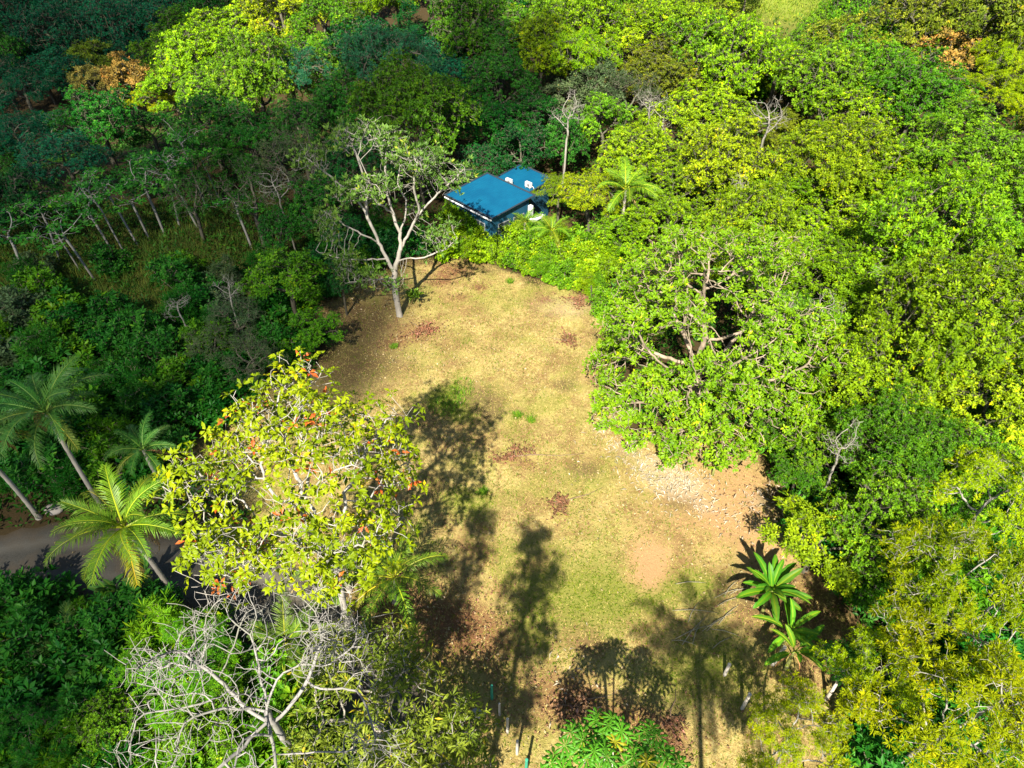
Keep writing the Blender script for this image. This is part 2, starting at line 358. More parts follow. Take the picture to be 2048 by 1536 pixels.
# ------------------------------------------------------------------ tree growing
def colonize(r, att, trunk, step=.35, kill=.5, iters=45, wob=.12, up=0., limbs=()):
    """Grow a branching skeleton from a trunk polyline towards attraction points."""
    P = [np.array(trunk[0], float)]; par = [-1]
    for a, b in zip(trunk[:-1], trunk[1:]):
        a = np.array(a, float); b = np.array(b, float); k = max(1, int(np.linalg.norm(b-a)/step))
        for j in range(1, k+1):
            P.append(a+(b-a)*j/k); par.append(len(P)-2)
    for lm in limbs:                    # main limbs drawn by hand, each joined to the nearest point so far
        q = [np.array(v, float) for v in lm]; k0 = int(np.linalg.norm(np.array(P)-q[0], axis=1).argmin()); prev = k0; q[0] = P[k0]
        for a, b in zip(q[:-1], q[1:]):
            k = max(1, int(np.linalg.norm(b-a)/step))
            for j in range(1, k+1):
                P.append(a+(b-a)*j/k+r.normal(size=3)*.03); par.append(prev); prev = len(P)-1
    P = np.array(P); par = np.array(par); alive = np.ones(len(att), bool)
    D = np.linalg.norm(att[:, None]-P[None], axis=2); near = D.argmin(1); nd_ = D.min(1)
    last = {}
    for it in range(iters):
        ai = np.where(alive)[0]
        if len(ai) == 0: break
        vec = unit(att[ai]-P[near[ai]]); S = np.zeros((len(P), 3)); np.add.at(S, near[ai], vec)
        ids = np.unique(near[ai]); d = unit(S[ids]+1e-6); d = unit(d+r.normal(size=d.shape)*wob+np.array([0, 0, up]))
        keep = [];
        for j, i in enumerate(ids):
            l = last.get(int(i))
            if l is not None and float(l@d[j]) > .9: continue
            last[int(i)] = d[j]; keep.append(j)
        if not keep: break
        ids = ids[keep]; d = d[keep]; Q = P[ids]+d*step
        n0 = len(P); P = np.concatenate([P, Q]); par = np.concatenate([par, ids])
        D = np.linalg.norm(att[ai][:, None]-Q[None], axis=2); k = D.argmin(1); dm = D.min(1)
        b = dm < nd_[ai]; near[ai[b]] = n0+k[b]; nd_[ai[b]] = dm[b]
        alive &= nd_ > kill
    return P, par
def add_twigs(r, P, par, n_side, ln, lift=.25):
    ch = np.zeros(len(P), int); np.add.at(ch, par[1:], 1); ht = np.zeros(len(P), int)
    for i in range(len(P)-1, 0, -1): ht[par[i]] = max(ht[par[i]], ht[i]+1)
    d = np.zeros_like(P); d[1:] = unit(P[1:]-P[par[1:]]); idx = np.where((ht <= 4) & (np.arange(len(P)) > 3))[0]
    idx = np.repeat(idx, n_side); idx = idx[r.random(len(idx)) < .8]
    e = unit(d[idx]*.55+r.normal(size=(len(idx), 3))*.7+np.array([0, 0, lift])); l = ln*(.6+.7*r.random(len(idx)))[:, None]
    A = P[idx]+e*l*.5; e2 = unit(e+r.normal(size=e.shape)*.35+np.array([0, 0, lift*.6])); B = A+e2*l*.5; n0 = len(P)
    return np.concatenate([P, A, B]), np.concatenate([par, idx, n0+np.arange(len(idx))])
def skeleton_data(P, par, r0, rb):
    n = len(P); ch = np.zeros(n, int); np.add.at(ch, par[1:], 1)
    tips = (ch == 0).astype(float); ht = np.zeros(n, int); cnt = tips.copy()
    for i in range(n-1, 0, -1):
        cnt[par[i]] += cnt[i]; ht[par[i]] = max(ht[par[i]], ht[i]+1)
    e = math.log(max(cnt[0], 2))/math.log(rb/r0)
    rad = r0*np.maximum(cnt, 1)**(1/e)
    main = {}
    for i in range(1, n):
        p = par[i]
        if p not in main or cnt[i] > cnt[main[p]]: main[p] = i
    dirs = np.zeros((n, 3)); dirs[1:] = unit(P[1:]-P[par[1:]]); dirs[0] = (0, 0, 1)
    return ht, rad, main, dirs
def tube_mesh(name, P, par, rad, main, dirs, mat, sides=5, flare=1.5):
    n = len(P); i = np.arange(1, n); p = par[1:]
    ismain = np.array([main[q] == k for k, q in zip(i, p)])
    sd = dirs.copy()
    for q, k in main.items():
        sd[q] = unit(dirs[q]+dirs[k])
    rr = rad.copy(); hz = P[:, 2]-P[0, 2]; rr = rr*(1+(flare-1)*np.exp(-np.maximum(hz, 0)/.35)*(rad > .45*rad[0]))
    def rings(pos, d, ra):
        ref = np.where(np.abs(d[:, :1]) > .9, np.array([[0, 1., 0]]), np.array([[1., 0, 0]]))
        u = unit(np.cross(d, ref)); v = np.cross(d, u); a = np.arange(sides)*2*PI/sides
        return pos[:, None]+ra[:, None, None]*(u[:, None]*np.cos(a)[None, :, None]+v[:, None]*np.sin(a)[None, :, None])
    A = rings(P[p], np.where(ismain[:, None], sd[p], dirs[i]), np.where(ismain, rr[p], np.minimum(rr[i]*1.05, rr[p])))
    B = rings(P[i], sd[i], rr[i])
    m = len(i); Vt = np.concatenate([A, B], 1).reshape(-1, 3); base = np.arange(m)*2*sides; Q = []
    for k in range(sides):
        k2 = (k+1) % sides; Q.append(np.stack([base+k, base+k2, base+sides+k2, base+sides+k], 1))
    return mesh_np(name, Vt, [], mat, True, quads=np.concatenate(Q))
def leaves(r, P, A, k, L, W, spread=1.0, droop=.25, fold=.12, curl=.0, tuft_tint=None, even=True, stalk=.15):
    """Rosettes of k folded leaf blades at every point: blades are pairs (or fours) of triangles about a midrib."""
    M = len(P); n = M*k
    A = unit(A); P2 = np.repeat(P, k, 0); A2 = np.repeat(A, k, 0)
    ref = np.where(np.abs(A2[:, 2:]) > .9, np.array([[1., 0, 0]]), np.array([[0, 0, 1.]]))
    u = unit(np.cross(A2, ref)); v = np.cross(A2, u)
    phi = (np.tile(np.arange(k)*2*PI/k, M)+np.repeat(r.random(M)*6.28, k)+r.normal(size=n)*.35) if even else r.random(n)*6.28
    th = spread*(.55+.75*r.random(n)); ln = L*(.65+.6*r.random(n))
    d = A2*np.cos(th)[:, None]+(u*np.cos(phi)[:, None]+v*np.sin(phi)[:, None])*np.sin(th)[:, None]
    d[:, 2] -= droop*(.5+r.random(n)); d = unit(d)
    side = unit(np.cross(d, A2+r.normal(size=(n, 3))*.35)); nrm = np.cross(side, d)
    b = P2+d*(stalk*L)
    wd = W*ln/L
    tint = np.clip((np.repeat(r.random(M), k) if tuft_tint is None else np.repeat(tuft_tint, k))*.55+r.random(n)*.45, 0, 1)
    mid = b+d*(ln*.52)[:, None]
    if curl <= 0:
        l = mid+side*(wd/2)[:, None]+nrm*(fold*wd)[:, None]; rt = mid-side*(wd/2)[:, None]+nrm*(fold*wd)[:, None]
        tip = b+d*ln[:, None]
        Vt = np.stack([b, rt, tip, l], 1).reshape(-1, 3); o = np.arange(n)*4
        T = np.concatenate([np.stack([o, o+1, o+2], 1), np.stack([o, o+2, o+3], 1)])
        return Vt, T, np.repeat(tint, 4)
    mid = mid+nrm*(curl*ln*.25)[:, None]
    l = mid+side*(wd/2)[:, None]+nrm*(fold*wd)[:, None]; rt = mid-side*(wd/2)[:, None]+nrm*(fold*wd)[:, None]
    tip = b+d*(ln*.95)[:, None]-nrm*(curl*ln*.35)[:, None]
    Vt = np.stack([b, rt, mid, l, tip], 1).reshape(-1, 3); o = np.arange(n)*5
    T = np.concatenate([np.stack([o, o+1, o+2], 1), np.stack([o, o+2, o+3], 1), np.stack([o+1, o+4, o+2], 1), np.stack([o+2, o+4, o+3], 1)])
    return Vt, T, np.repeat(tint, 5)
def lobes_points(r, lobes, N, zmin, shell=.55):
    lb = np.array(lobes, float); wts = (lb[:, 3]*lb[:, 4]); pick = r.choice(len(lb), N, p=wts/wts.sum())
    d = unit(r.normal(size=(N, 3))); rad = shell+(1-shell)*r.random(N)
    q = lb[pick, :3]+d*rad[:, None]*np.stack([lb[pick, 3], lb[pick, 3], lb[pick, 4]], 1)
    return q[q[:, 2] > zmin]
def crown_lobes(r, R, zc, hz, nl, lr, low=-.15, flat=.75, shape='dome'):
    out = []
    ga = PI*(3-5**.5)
    for i in range(nl):
        f = (i+.5)/nl; el = low+(1-low)*(1-f) if shape == 'dome' else low+(1-low)*(1-f)**.6
        ph = i*ga+r.normal()*.25; c = math.sqrt(max(0, 1-el*el)) if el > 0 else 1.0
        k = .74+.40*r.random(); rr = lr*(.62+.58*r.random())
        out.append(((R-rr*.8)*c*math.cos(ph)*k, (R-rr*.8)*c*math.sin(ph)*k, zc+(hz-rr*flat*.7)*el*k, rr, rr*flat))
    return out
PROTO = {}
def proto(name, seed, lobes, N, trunk, r0=.018, rb=.28, step=.32, kill=.34, hl=1, k=7, L=.34, W=.14, spread=1.05, droop=.22, up_axis=.8,
          mat=None, bark=None, curl=0., wob=.13, shell=.5, zmin=.6, tw=1, twl=.5, sides=4, even=True, leaf_frac=1., up=0., fold=.12, limbs=()):
    r = np.random.default_rng(seed)
    att = lobes_points(r, lobes, N, zmin, shell)
    P, par = colonize(r, att, trunk, step, kill, 70, wob, up, limbs)
    if tw: P, par = add_twigs(r, P, par, tw, twl)
    ht, rad, main, dirs = skeleton_data(P, par, r0, rb)
    tm = tube_mesh(name+'_trunk', P, par, rad, main, dirs, bark or M_BARK, sides)
    pk = (ht <= hl) & (P[:, 2] > zmin)
    idx = np.where(pk)[0]
    if leaf_frac < 1: idx = idx[r.random(len(idx)) < leaf_frac]
    cm = None
    if len(idx) and k:
        pos = P[idx]+r.normal(size=(len(idx), 3))*step*.35
        c = np.array([0, 0, np.mean([l[2] for l in lobes])-1.5])
        ax = unit(pos-c)*.6+dirs[idx]*.5+np.array([0, 0, up_axis])+r.normal(size=pos.shape)*.25
        # neighbouring rosettes share a tone, so tone varies clump by clump
        tt = np.clip(.5+.28*np.sin(pos@np.array([1.7, 1.1, .6])+seed)+.25*r.normal(size=len(pos)), 0, 1)
        Vt, T, tn = leaves(r, pos, ax, k, L, W, spread, droop, fold, curl, tt, even)
        cm = mesh_np(name+'_crown', Vt, T, mat or M_LEAF, False, {'tint': tn})
    PROTO[name] = (tm, cm)
R_ = lambda s: np.random.default_rng(s)
# generic stem
STEM = [(0,0,-.6),(0.1,0.05,1.6),(.05,.2,3.4)]
# generic canopy trees: about 10 m tall with a crown 4.5 m in radius
proto('dome_a', 11, crown_lobes(R_(1), 4.5, 5.6, 4.2, 15, 1.7), 1900, STEM, L=.235, W=.105, k=11)
proto('dome_b', 12, crown_lobes(R_(2), 4.5, 5.8, 4.0, 20, 1.4), 1900, STEM, L=.23, W=.10, k=11, spread=.95)
proto('round_a', 13, crown_lobes(R_(3), 4.4, 5.4, 4.5, 26, 1.25, low=-.35), 2000, STEM, L=.22, W=.095, k=10)
proto('lumpy_a', 14, crown_lobes(R_(4), 4.7, 5.6, 4.2, 10, 1.9, flat=.85), 1800, STEM, L=.26, W=.11, k=11)
proto('lumpy_b', 15, crown_lobes(R_(5), 4.7, 5.4, 4.4, 13, 1.6, flat=.7, low=-.3), 1800, STEM, L=.25, W=.11, k=11)
proto('umbrella_a', 16, crown_lobes(R_(6), 4.7, 7.2, 2.3, 15, 1.4, low=.05, flat=.45), 1100, [(0,0,-.6),(.2,.1,2.5),(.1,.3,4.6)], L=.30, W=.07, k=12, mat=M_FINE, bark=M_PALE, hl=1)
proto('umbrella_b', 17, crown_lobes(R_(7), 4.7, 6.9, 2.6, 18, 1.2, low=-.05, flat=.5), 1000, [(0,0,-.6),(-.2,.1,2.5),(.1,-.3,4.4)], L=.30, W=.08, k=11, mat=M_FINE, bark=M_PALE, hl=1)
proto('open_a', 18, crown_lobes(R_(8), 4.5, 5.8, 4.0, 16, 1.3, low=-.2), 700, STEM, L=.40, W=.16, k=7, bark=M_PALE, hl=1, wob=.18, r0=.016)
proto('open_b', 19, crown_lobes(R_(9), 4.5, 5.8, 4.2, 12, 1.4, low=-.1), 600, STEM, L=.36, W=.13, k=8, bark=M_PALE, hl=1, wob=.2, r0=.016)
proto('tall_a', 20, crown_lobes(R_(10), 3.4, 6.3, 3.6, 17, 1.2, low=-.4), 1300, STEM, L=.28, W=.115, k=9)
proto('feathery', 21, crown_lobes(R_(12), 4.6, 6.2, 3.0, 15, 1.15, low=-.2, flat=.40), 2100, STEM, rb=.13, L=.23, W=.045, k=18, mat=M_FINE, bark=M_PALE, hl=1, droop=.1, r0=.009, spread=1.3, kill=.27, step=.28)
for q_, sd in (('bare', 22), ('bare_b', 27), ('bare_c', 28)):
    proto(q_, sd, [((.5+1.6*R_(sd+i).random())*math.cos(i*2.4), (.5+1.6*R_(sd+i).random())*math.sin(i*2.4), 9.4+2.4*R_(sd*3+i).random(), .8, .9) for i in range(8)], 190, [(0,0,-.6),(.15,.1,4.),(-.1,.2,7.2+.5*(sd % 3))], k=0, bark=M_PALE, hl=0, wob=.16, r0=.011, rb=.13, sides=4, kill=.34, twl=.6)
proto('wispy', 23, crown_lobes(R_(14), 4.2, 6.0, 3.8, 14, 1.4, low=-.2), 600, STEM, L=.26, W=.07, k=6, bark=M_PALE, hl=1, wob=.2, r0=.016, mat=M_FINE)
proto('conifer', 24, [(math.cos(i*2.4)*(2.9-.28*i)*.7, math.sin(i*2.4)*(2.9-.28*i)*.7, 2.6+.75*i, 1.5-.1*i, .6) for i in range(10)], 1100, [(0,0,-.6),(0,0,4),(0,0,8)], L=.42, W=.08, k=9, droop=.45, mat=M_FINE)
# larger crowns for the big trees on the right: 14 m tall, 6.5 m in radius, scaled to the same 10 m / 4.5 m frame when placed
BSTEM = [(0,0,-.9),(.2,.1,2.4),(.1,.3,4.8)]
proto('big_a', 25, crown_lobes(R_(16), 6.5, 8.0, 5.9, 30, 1.8, low=-.3), 4200, BSTEM, L=.28, W=.12, k=10, rb=.34, r0=.014, step=.36, kill=.38)
proto('big_b', 26, crown_lobes(R_(17), 6.6, 8.2, 5.6, 22, 2.1, low=-.2), 4000, BSTEM, L=.28, W=.12, k=10, rb=.34, r0=.014, step=.36, kill=.38)
# slender pioneer trees: a thin pale stem, a few rising arms, flat plates of big leaves
for q, sd in (('slender_a', 31), ('slender_b', 32), ('slender_c', 33)):
    rr_ = R_(sd); lb = []
    for i in range(8):
        a = i*2.4+rr_.random(); rad = .5+2.1*rr_.random(); lb.append((rad*math.cos(a), rad*math.sin(a), 7.6+2.2*rr_.random()-.25*rad, .85, .28))
    proto(q, sd, lb, 240, [(0,0,-.5),(.1,.05,3.),(.2,.15,6.0)], L=.40, W=.2, k=7, bark=M_PALE, hl=1, rb=.11, r0=.014, up=.3, droop=.35, mat=M_LEAF, shell=.1, tw=0, kill=.4)
# shrubs, leaves down to the ground; about 3 m tall, 1.7 m in radius
def shrub_lobes(s, R=1.7, h=3.0, n=11):
    r = R_(s); return [(r.normal()*R*.42, r.normal()*R*.42, h*(.2+.62*i/n), .62, .6) for i in range(n)]
SST = [(0,0,-.3),(0,0,.4)]
proto('shrub_a', 41, shrub_lobes(41), 520, SST, L=.30, W=.12, k=7, rb=.07, r0=.008, step=.22, kill=.24, twl=.3, zmin=.15)
proto('shrub_b', 42, shrub_lobes(42), 480, SST, L=.26, W=.08, k=9, rb=.07, r0=.008, step=.22, kill=.24, twl=.3, zmin=.15)
proto('shrub_c', 43, shrub_lobes(43, 1.9, 2.4), 480, SST, L=.40, W=.17, k=6, rb=.07, r0=.008, step=.22, kill=.24, twl=.3, zmin=.15, mat=M_LEAF_WAXY)
proto('shrub_d', 44, shrub_lobes(44, 1.5, 3.4), 480, SST, L=.34, W=.05, k=11, rb=.06, r0=.008, step=.22, kill=.24, twl=.3, zmin=.15, mat=M_FINE)

COUNT = {}
REG = []       # (kind words, px, py, object) of things whose label is finished at the end
def put(name, pname, loc, rz, sxy, sz, leaf, bark=(.095,.088,.065), label=None, cat='tree', group=None, words=None, lean=(0, 0)):
    tm, cm = PROTO[pname]
    e = empty(name, loc, rz, (sxy, sxy, sz)); e.rotation_euler = (lean[0], lean[1], rz)
    ob('trunk' if cat == 'tree' else 'stem', tm, e, color=bark)
    if cm is not None: ob('crown' if cat == 'tree' else 'foliage', cm, e, color=leaf)
    if label: tag(e, label, cat, group)
    else:
        e['category'] = cat
        if group: e['group'] = group
        cx, cy, _ = project(loc[0], loc[1], loc[2]+(9.1 if pname.startswith('big') else 6.5)*sz if cat == 'tree' else loc[2]+1.5*sz)
        REG.append((words, cx, cy, e))
    return e
# leaf colours (linear albedo), shade tone put into the bluish and dark greens
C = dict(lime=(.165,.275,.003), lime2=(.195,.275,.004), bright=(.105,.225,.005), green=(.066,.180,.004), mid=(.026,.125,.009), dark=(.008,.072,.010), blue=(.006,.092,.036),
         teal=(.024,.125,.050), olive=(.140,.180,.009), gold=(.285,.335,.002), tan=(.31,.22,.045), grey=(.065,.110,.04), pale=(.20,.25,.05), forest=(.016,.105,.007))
CW = dict(lime='yellow-green', lime2='lime-yellow', bright='bright green', green='fresh green', mid='mid green', dark='dark green', blue='bluish green', teal='grey-teal',
          olive='olive', gold='golden', tan='tan-leaved', grey='grey-green', pale='pale green', forest='deep green')
SW = dict(dome_a='dome-crowned', dome_b='dome-crowned', round_a='round-crowned', lumpy_a='lumpy-crowned', lumpy_b='lumpy-crowned', umbrella_a='umbrella-crowned', umbrella_b='umbrella-crowned',
          open_a='open-branched', open_b='open-branched', tall_a='narrow tall', feathery='feathery', bare='bare', wispy='wispy', conifer='tiered', slender_a='slender', slender_b='slender', slender_c='slender',
          big_a='large', big_b='large spreading', bare_b='bare', bare_c='bare', shrub_a='leafy', shrub_b='small-leaved', shrub_c='broad-leaved', shrub_d='narrow-leaved')
GW = 'canopy trees of the forest'
rt = random.Random(8)
CROWNS = []     # (px, py, r_px) for filling the gaps
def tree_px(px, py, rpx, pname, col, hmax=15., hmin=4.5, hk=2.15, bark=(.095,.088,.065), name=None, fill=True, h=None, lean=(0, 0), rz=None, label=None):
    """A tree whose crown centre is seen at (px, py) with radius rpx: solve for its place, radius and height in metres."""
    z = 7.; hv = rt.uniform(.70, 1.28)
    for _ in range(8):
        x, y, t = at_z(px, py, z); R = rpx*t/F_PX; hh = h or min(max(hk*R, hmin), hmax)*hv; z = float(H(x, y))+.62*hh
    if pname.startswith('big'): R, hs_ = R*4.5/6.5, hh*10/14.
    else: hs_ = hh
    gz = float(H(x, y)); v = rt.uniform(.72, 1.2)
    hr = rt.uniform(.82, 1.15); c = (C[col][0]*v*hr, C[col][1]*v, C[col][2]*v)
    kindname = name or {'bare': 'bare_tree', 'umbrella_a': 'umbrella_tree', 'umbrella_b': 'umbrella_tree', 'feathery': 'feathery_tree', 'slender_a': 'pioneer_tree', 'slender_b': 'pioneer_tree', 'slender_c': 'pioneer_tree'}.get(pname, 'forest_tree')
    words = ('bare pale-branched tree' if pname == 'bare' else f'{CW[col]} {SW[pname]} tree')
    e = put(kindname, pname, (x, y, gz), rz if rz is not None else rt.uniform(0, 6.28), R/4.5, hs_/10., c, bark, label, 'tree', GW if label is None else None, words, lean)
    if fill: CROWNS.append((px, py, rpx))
    return e

# ------------------------------------------------------------------ house with the blue roof behind the hedge
def roof_material():
    m, t, out = new_mat('blue_roof_sheet'); co = nd(t, 'ShaderNodeTexCoord').outputs['Object']
    n1 = noise(t, co, .8, 5, .6); n2 = noise(t, co, 9, 4, .7)
    c = mixc(t, ramp(t, n1, .35, .7), (.002,.060,.125), (.003,.080,.150)); c = mixc(t, math_n(t, 'MULTIPLY', ramp(t, n2, .55, .8), .5), c, (.006,.065,.085))
    p = nd(t, 'ShaderNodeBsdfPrincipled', {'Base Color': c, 'Roughness': .5, 'Specular IOR Level': .2}); t.links.new(p.outputs[0], out.inputs[0]); return m
M_ROOF = roof_material()
M_EDGE = plain_material('dark_roof_edge', (.012,.02,.03), .6)
M_WHITE = plain_material('white_paint', (.5,.51,.50), .6, .08)
M_BLUEW = plain_material('blue_wall_paint', (.004,.05,.09), .7, .2)
M_GLASS = plain_material('window_glass', (.02,.03,.035), .12, .1, spec=.6)
M_DW = plain_material('dark_blue_wall', (.006,.045,.075), .7, .2)
M_GREY = plain_material('grey_metal', (.20,.20,.20), .5)
hs = empty('house', (0, 0, 0))
def roof_slab(name, T, Rr, B, L, parent, rib=.30):
    """Ribbed sheet between four corners; ribs run from edge T-R to edge L-B."""
    T, Rr, B, L = [np.array(p, float) for p in (T, Rr, B, L)]; n = int(np.linalg.norm(Rr-T)/rib); Vv = []; Fq = []
    up = unit(np.cross(L-T, Rr-T)[None])[0]; up = up if up[2] > 0 else -up
    prof = []
    for i in range(n):
        prof += [(i/n, 0), ((i+.62)/n, 0), ((i+.70)/n, .035), ((i+.90)/n, .035), ((i+.98)/n, 0)]
    prof.append((1, 0))
    for s, hgt in prof:
        a = T+(Rr-T)*s+up*hgt; b = L+(B-L)*s+up*hgt; Vv += [a, b, b-up*.06, a-up*.06]
    for i in range(len(prof)-1):
        o = i*4; Fq += [(o, o+1, o+5, o+4), (o+3, o+7, o+6, o+2), (o+1, o+2, o+6, o+5), (o, o+4, o+7, o+3)]
    k = (len(prof)-1)*4; Fq += [(0, 3, 2, 1), (k, k+1, k+2, k+3)]
    me = bpy.data.meshes.new(name); me.from_pydata([tuple(v) for v in Vv], [], Fq); me.materials.append(M_ROOF); me.update()
    rf = ob(name, me, parent)
    ctr = (T+Rr+B+L)/4
    for a, b in ((T, Rr), (Rr, B), (B, L), (L, T)):
        mb = MB(); out = unit((((a+b)/2-ctr)*np.array([1, 1, 0]))[None])[0]; d = unit((b-a)[None])[0]
        q = [a-d*.06+out*.035+up*.05, b+d*.06+out*.035+up*.05]
        mb.tube(q, .085, 4); ob('roof_edge', mb.build('roof_edge', M_EDGE), rf)
    return rf
T1, R1, B1, L1 = (-2.35,63.1,4.55), (2.05,59.0,4.45), (-1.75,55.75,3.95), (-6.15,59.85,4.05)
T2, R2, B2, L2 = (.85,66.0,4.05), (3.9,63.1,4.0), (.95,60.3,3.65), (-2.1,63.2,3.7)
roof_slab('main_roof', T1, R1, B1, L1, hs); roof_slab('rear_roof', T2, R2, B2, L2, hs)
def wall(name, a, b, z0, z1a, z1b, mat, th=.16, parent=hs):
    a = np.array(a); b = np.array(b); d = unit((b-a)[None])[0]; nrm = np.array([-d[1], d[0]])*th/2
    P = [(*(a-nrm), z0), (*(b-nrm), z0), (*(b+nrm), z0), (*(a+nrm), z0), (*(a-nrm), z1a), (*(b-nrm), z1b), (*(b+nrm), z1b), (*(a+nrm), z1a)]
    mb = MB(); mb.add(P, [(3,2,1,0),(4,5,6,7),(0,1,5,4),(1,2,6,5),(2,3,7,6),(3,0,4,7)]); return ob(name, mb.build(name, mat), parent)
def inset(p, c, k=.86): return (c[0]+(p[0]-c[0])*k, c[1]+(p[1]-c[1])*k)
c1 = (-2.05, 59.4); c2 = (.9, 63.15); zg = -.3
for a, b, mat in ((T1, R1, M_DW), (R1, B1, M_BLUEW), (B1, L1, M_BLUEW), (L1, T1, M_DW)):
    wl = wall('wall', inset(a, c1), inset(b, c1), zg, a[2]-.12, b[2]-.12, mat)
    if mat is M_BLUEW:
        A = np.array(inset(a, c1)); Bq = np.array(inset(b, c1)); d = Bq-A; ang = math.atan2(d[1], d[0]); o = np.array([d[1], -d[0]])/np.hypot(*d)*-1
        o = -o if (A+o-np.array(c1))@(A+o-np.array(c1)) < (A-np.array(c1))@(A-np.array(c1)) else o
        for f in (.28, .70):
            q = A+d*f+o*.09; mb = MB(); mb.box((q[0], q[1], 2.35), (1.3, .06, 1.1), ang); wi = ob('window', mb.build('window', M_GREY), hs)
            for s in (-.31, .31):
                q2 = q+d/np.hypot(*d)*s+o*.035; mb = MB(); mb.box((q2[0], q2[1], 2.35), (.54, .03, .94), ang); ob('pane', mb.build('pane', M_GLASS), wi)
for a, b in ((T2, R2), (R2, B2), (L2, T2)):
    wall('wall', inset(a, c2, .88), inset(b, c2, .88), zg, a[2]-.12, b[2]-.12, M_DW)
mb = MB(); mb.tube([np.array(L1)+(-.09,-.09,-.16), np.array(B1)+(-.09,-.09,-.16)], .075, 6); ob('gutter', mb.build('gutter', M_WHITE), hs)
mb = MB(); mb.box((1.7, 58.35, 1.75), (.34, .34, 4.1), .78); ob('porch_column', mb.build('porch_column', M_WHITE), hs)
mb = MB(); mb.box((2.3, 57.75, 2.9), (1.5, .5, .14), .78); ob('porch_canopy', mb.build('porch_canopy', M_WHITE), hs)
tag(hs, 'small house with two low blue sheet-metal roofs behind the hedge', 'house')
for i, (px, py, lab) in enumerate(((1018, 366, 'white air conditioner on the rear blue roof, left of the pair'), (1057, 372, 'white air conditioner on the rear blue roof, right of the pair, with pipe'))):
    ax_, ay_, _ = at_z(px, py, 3.98); e = empty('air_conditioner', (ax_, ay_, 3.72+.062*(ay_-60.3)*.95), -.75, (.82,)*3); z0 = .12
    mb = MB(); mb.box((0, 0, z0+.29), (.82, .34, .56)); ob('casing', mb.build('casing', M_WHITE), e)
    mb = MB(); mb.tube([(.12, -.178, z0+.29), (.12, -.195, z0+.29)], .21, 14); gr = ob('fan_grille', mb.build('fan_grille', M_GREY), e)
    mb = MB(); mb.tube([(.12, -.196, z0+.29), (.12, -.206, z0+.29)], .06, 8); ob('fan_hub', mb.build('fan_hub', M_EDGE), gr)
    for s in (-.3, .3):
        mb = MB(); mb.box((s, 0, z0-.08), (.07, .36, .2)); ob('foot', mb.build('foot', M_GREY), e)
    if i == 1:
        mb = MB(); mb.tube([(.41, 0, z0+.2), (.6, 0, z0+.26), (.78, .02, z0+.12), (.82, .02, -.05)], .035, 6); ob('pipe', mb.build('pipe', M_WHITE, True), e)
    tag(e, lab, 'air conditioner')

# ------------------------------------------------------------------ hero trees
WHITE_BARK = (.35,.33,.30)
def hero(name, pname, loc, rz, leaf, bark, label, scale=1., red=None):
    e = put(name, pname, loc, rz, scale, scale, leaf, bark, label); return e
# 1. tall tree with white twisting branches and yellow-green rosettes, some leaves turned red
r = R_(101); lb = crown_lobes(r, 4.8, 12.8, 4.9, 26, 1.25, low=-.6, flat=.8)
proto('almond', 101, lb, 2100, [(0,0,-.4),(.15,.1,3),(.3,-.1,6.2),(.1,-.3,8.2)], L=.32, W=.13, k=9, hl=0, bark=M_PALE, mat=M_LEAF_WAXY, wob=.34, r0=.011, rb=.19, step=.36, kill=.34, tw=1, twl=.7, curl=.35, spread=1.15, droop=.3, sides=6, zmin=6.5, shell=.3, leaf_frac=.9)
ALM = hero('almond_tree', 'almond', (-8.7, 18.7, float(H(-8.7, 18.7))), .4, (.175,.225,.002), WHITE_BARK, 'tall yellow-green tree with white twisting branches and scattered red leaves')
_att = lobes_points(R_(102), lb, 75, 7.); rr_ = R_(103)
Vt, T, tn = leaves(rr_, _att+rr_.normal(size=_att.shape)*.2, np.tile([[0, 0, 1.]], (len(_att), 1))+rr_.normal(size=_att.shape)*.4, 4, .34, .13, 1.1, .3, .12, .3)
ob('red_leaves', mesh_np('red_leaves', Vt, T, M_RED, False, {'tint': tn}), ALM, color=(.48,.085,.015))
# 2. pale-barked tree standing in the clearing
r = R_(110); lb = []
for (hx, hy, hz_, rr2, fl) in [(-4.6,.5,13.2,1.3,.8),(-2.6,1.6,14.4,1.5,.8),(-.6,.6,15.2,1.4,.9),(1.6,-.4,14.2,1.5,.8),(3.6,.4,13.4,1.5,.8),(4.9,-.8,12.4,1.2,.7),(0,-1.8,12.6,1.6,.8),(-2.2,-1.2,11.8,1.5,.7),
                               (2.8,1.8,12.,1.4,.8),(-4.2,-1.,9.6,1.4,.6),(-5.,.8,7.2,1.4,.5),(-3.,-2.2,6.8,1.5,.6),(-1.6,-2.6,5.6,1.5,.55),(3.9,-.6,7.6,1.4,.6),(4.9,.2,8.4,.9,.5),(-3.4,-1.,4.9,1.3,.4),(.4,-2.2,4.6,1.,.4),(-1.4,1.8,9.8,1.4,.7),(2.,1.5,9.,1.,.7)]:
    lb.append((hx*.95, hy, hz_, rr2*.85, rr2*fl*.85))
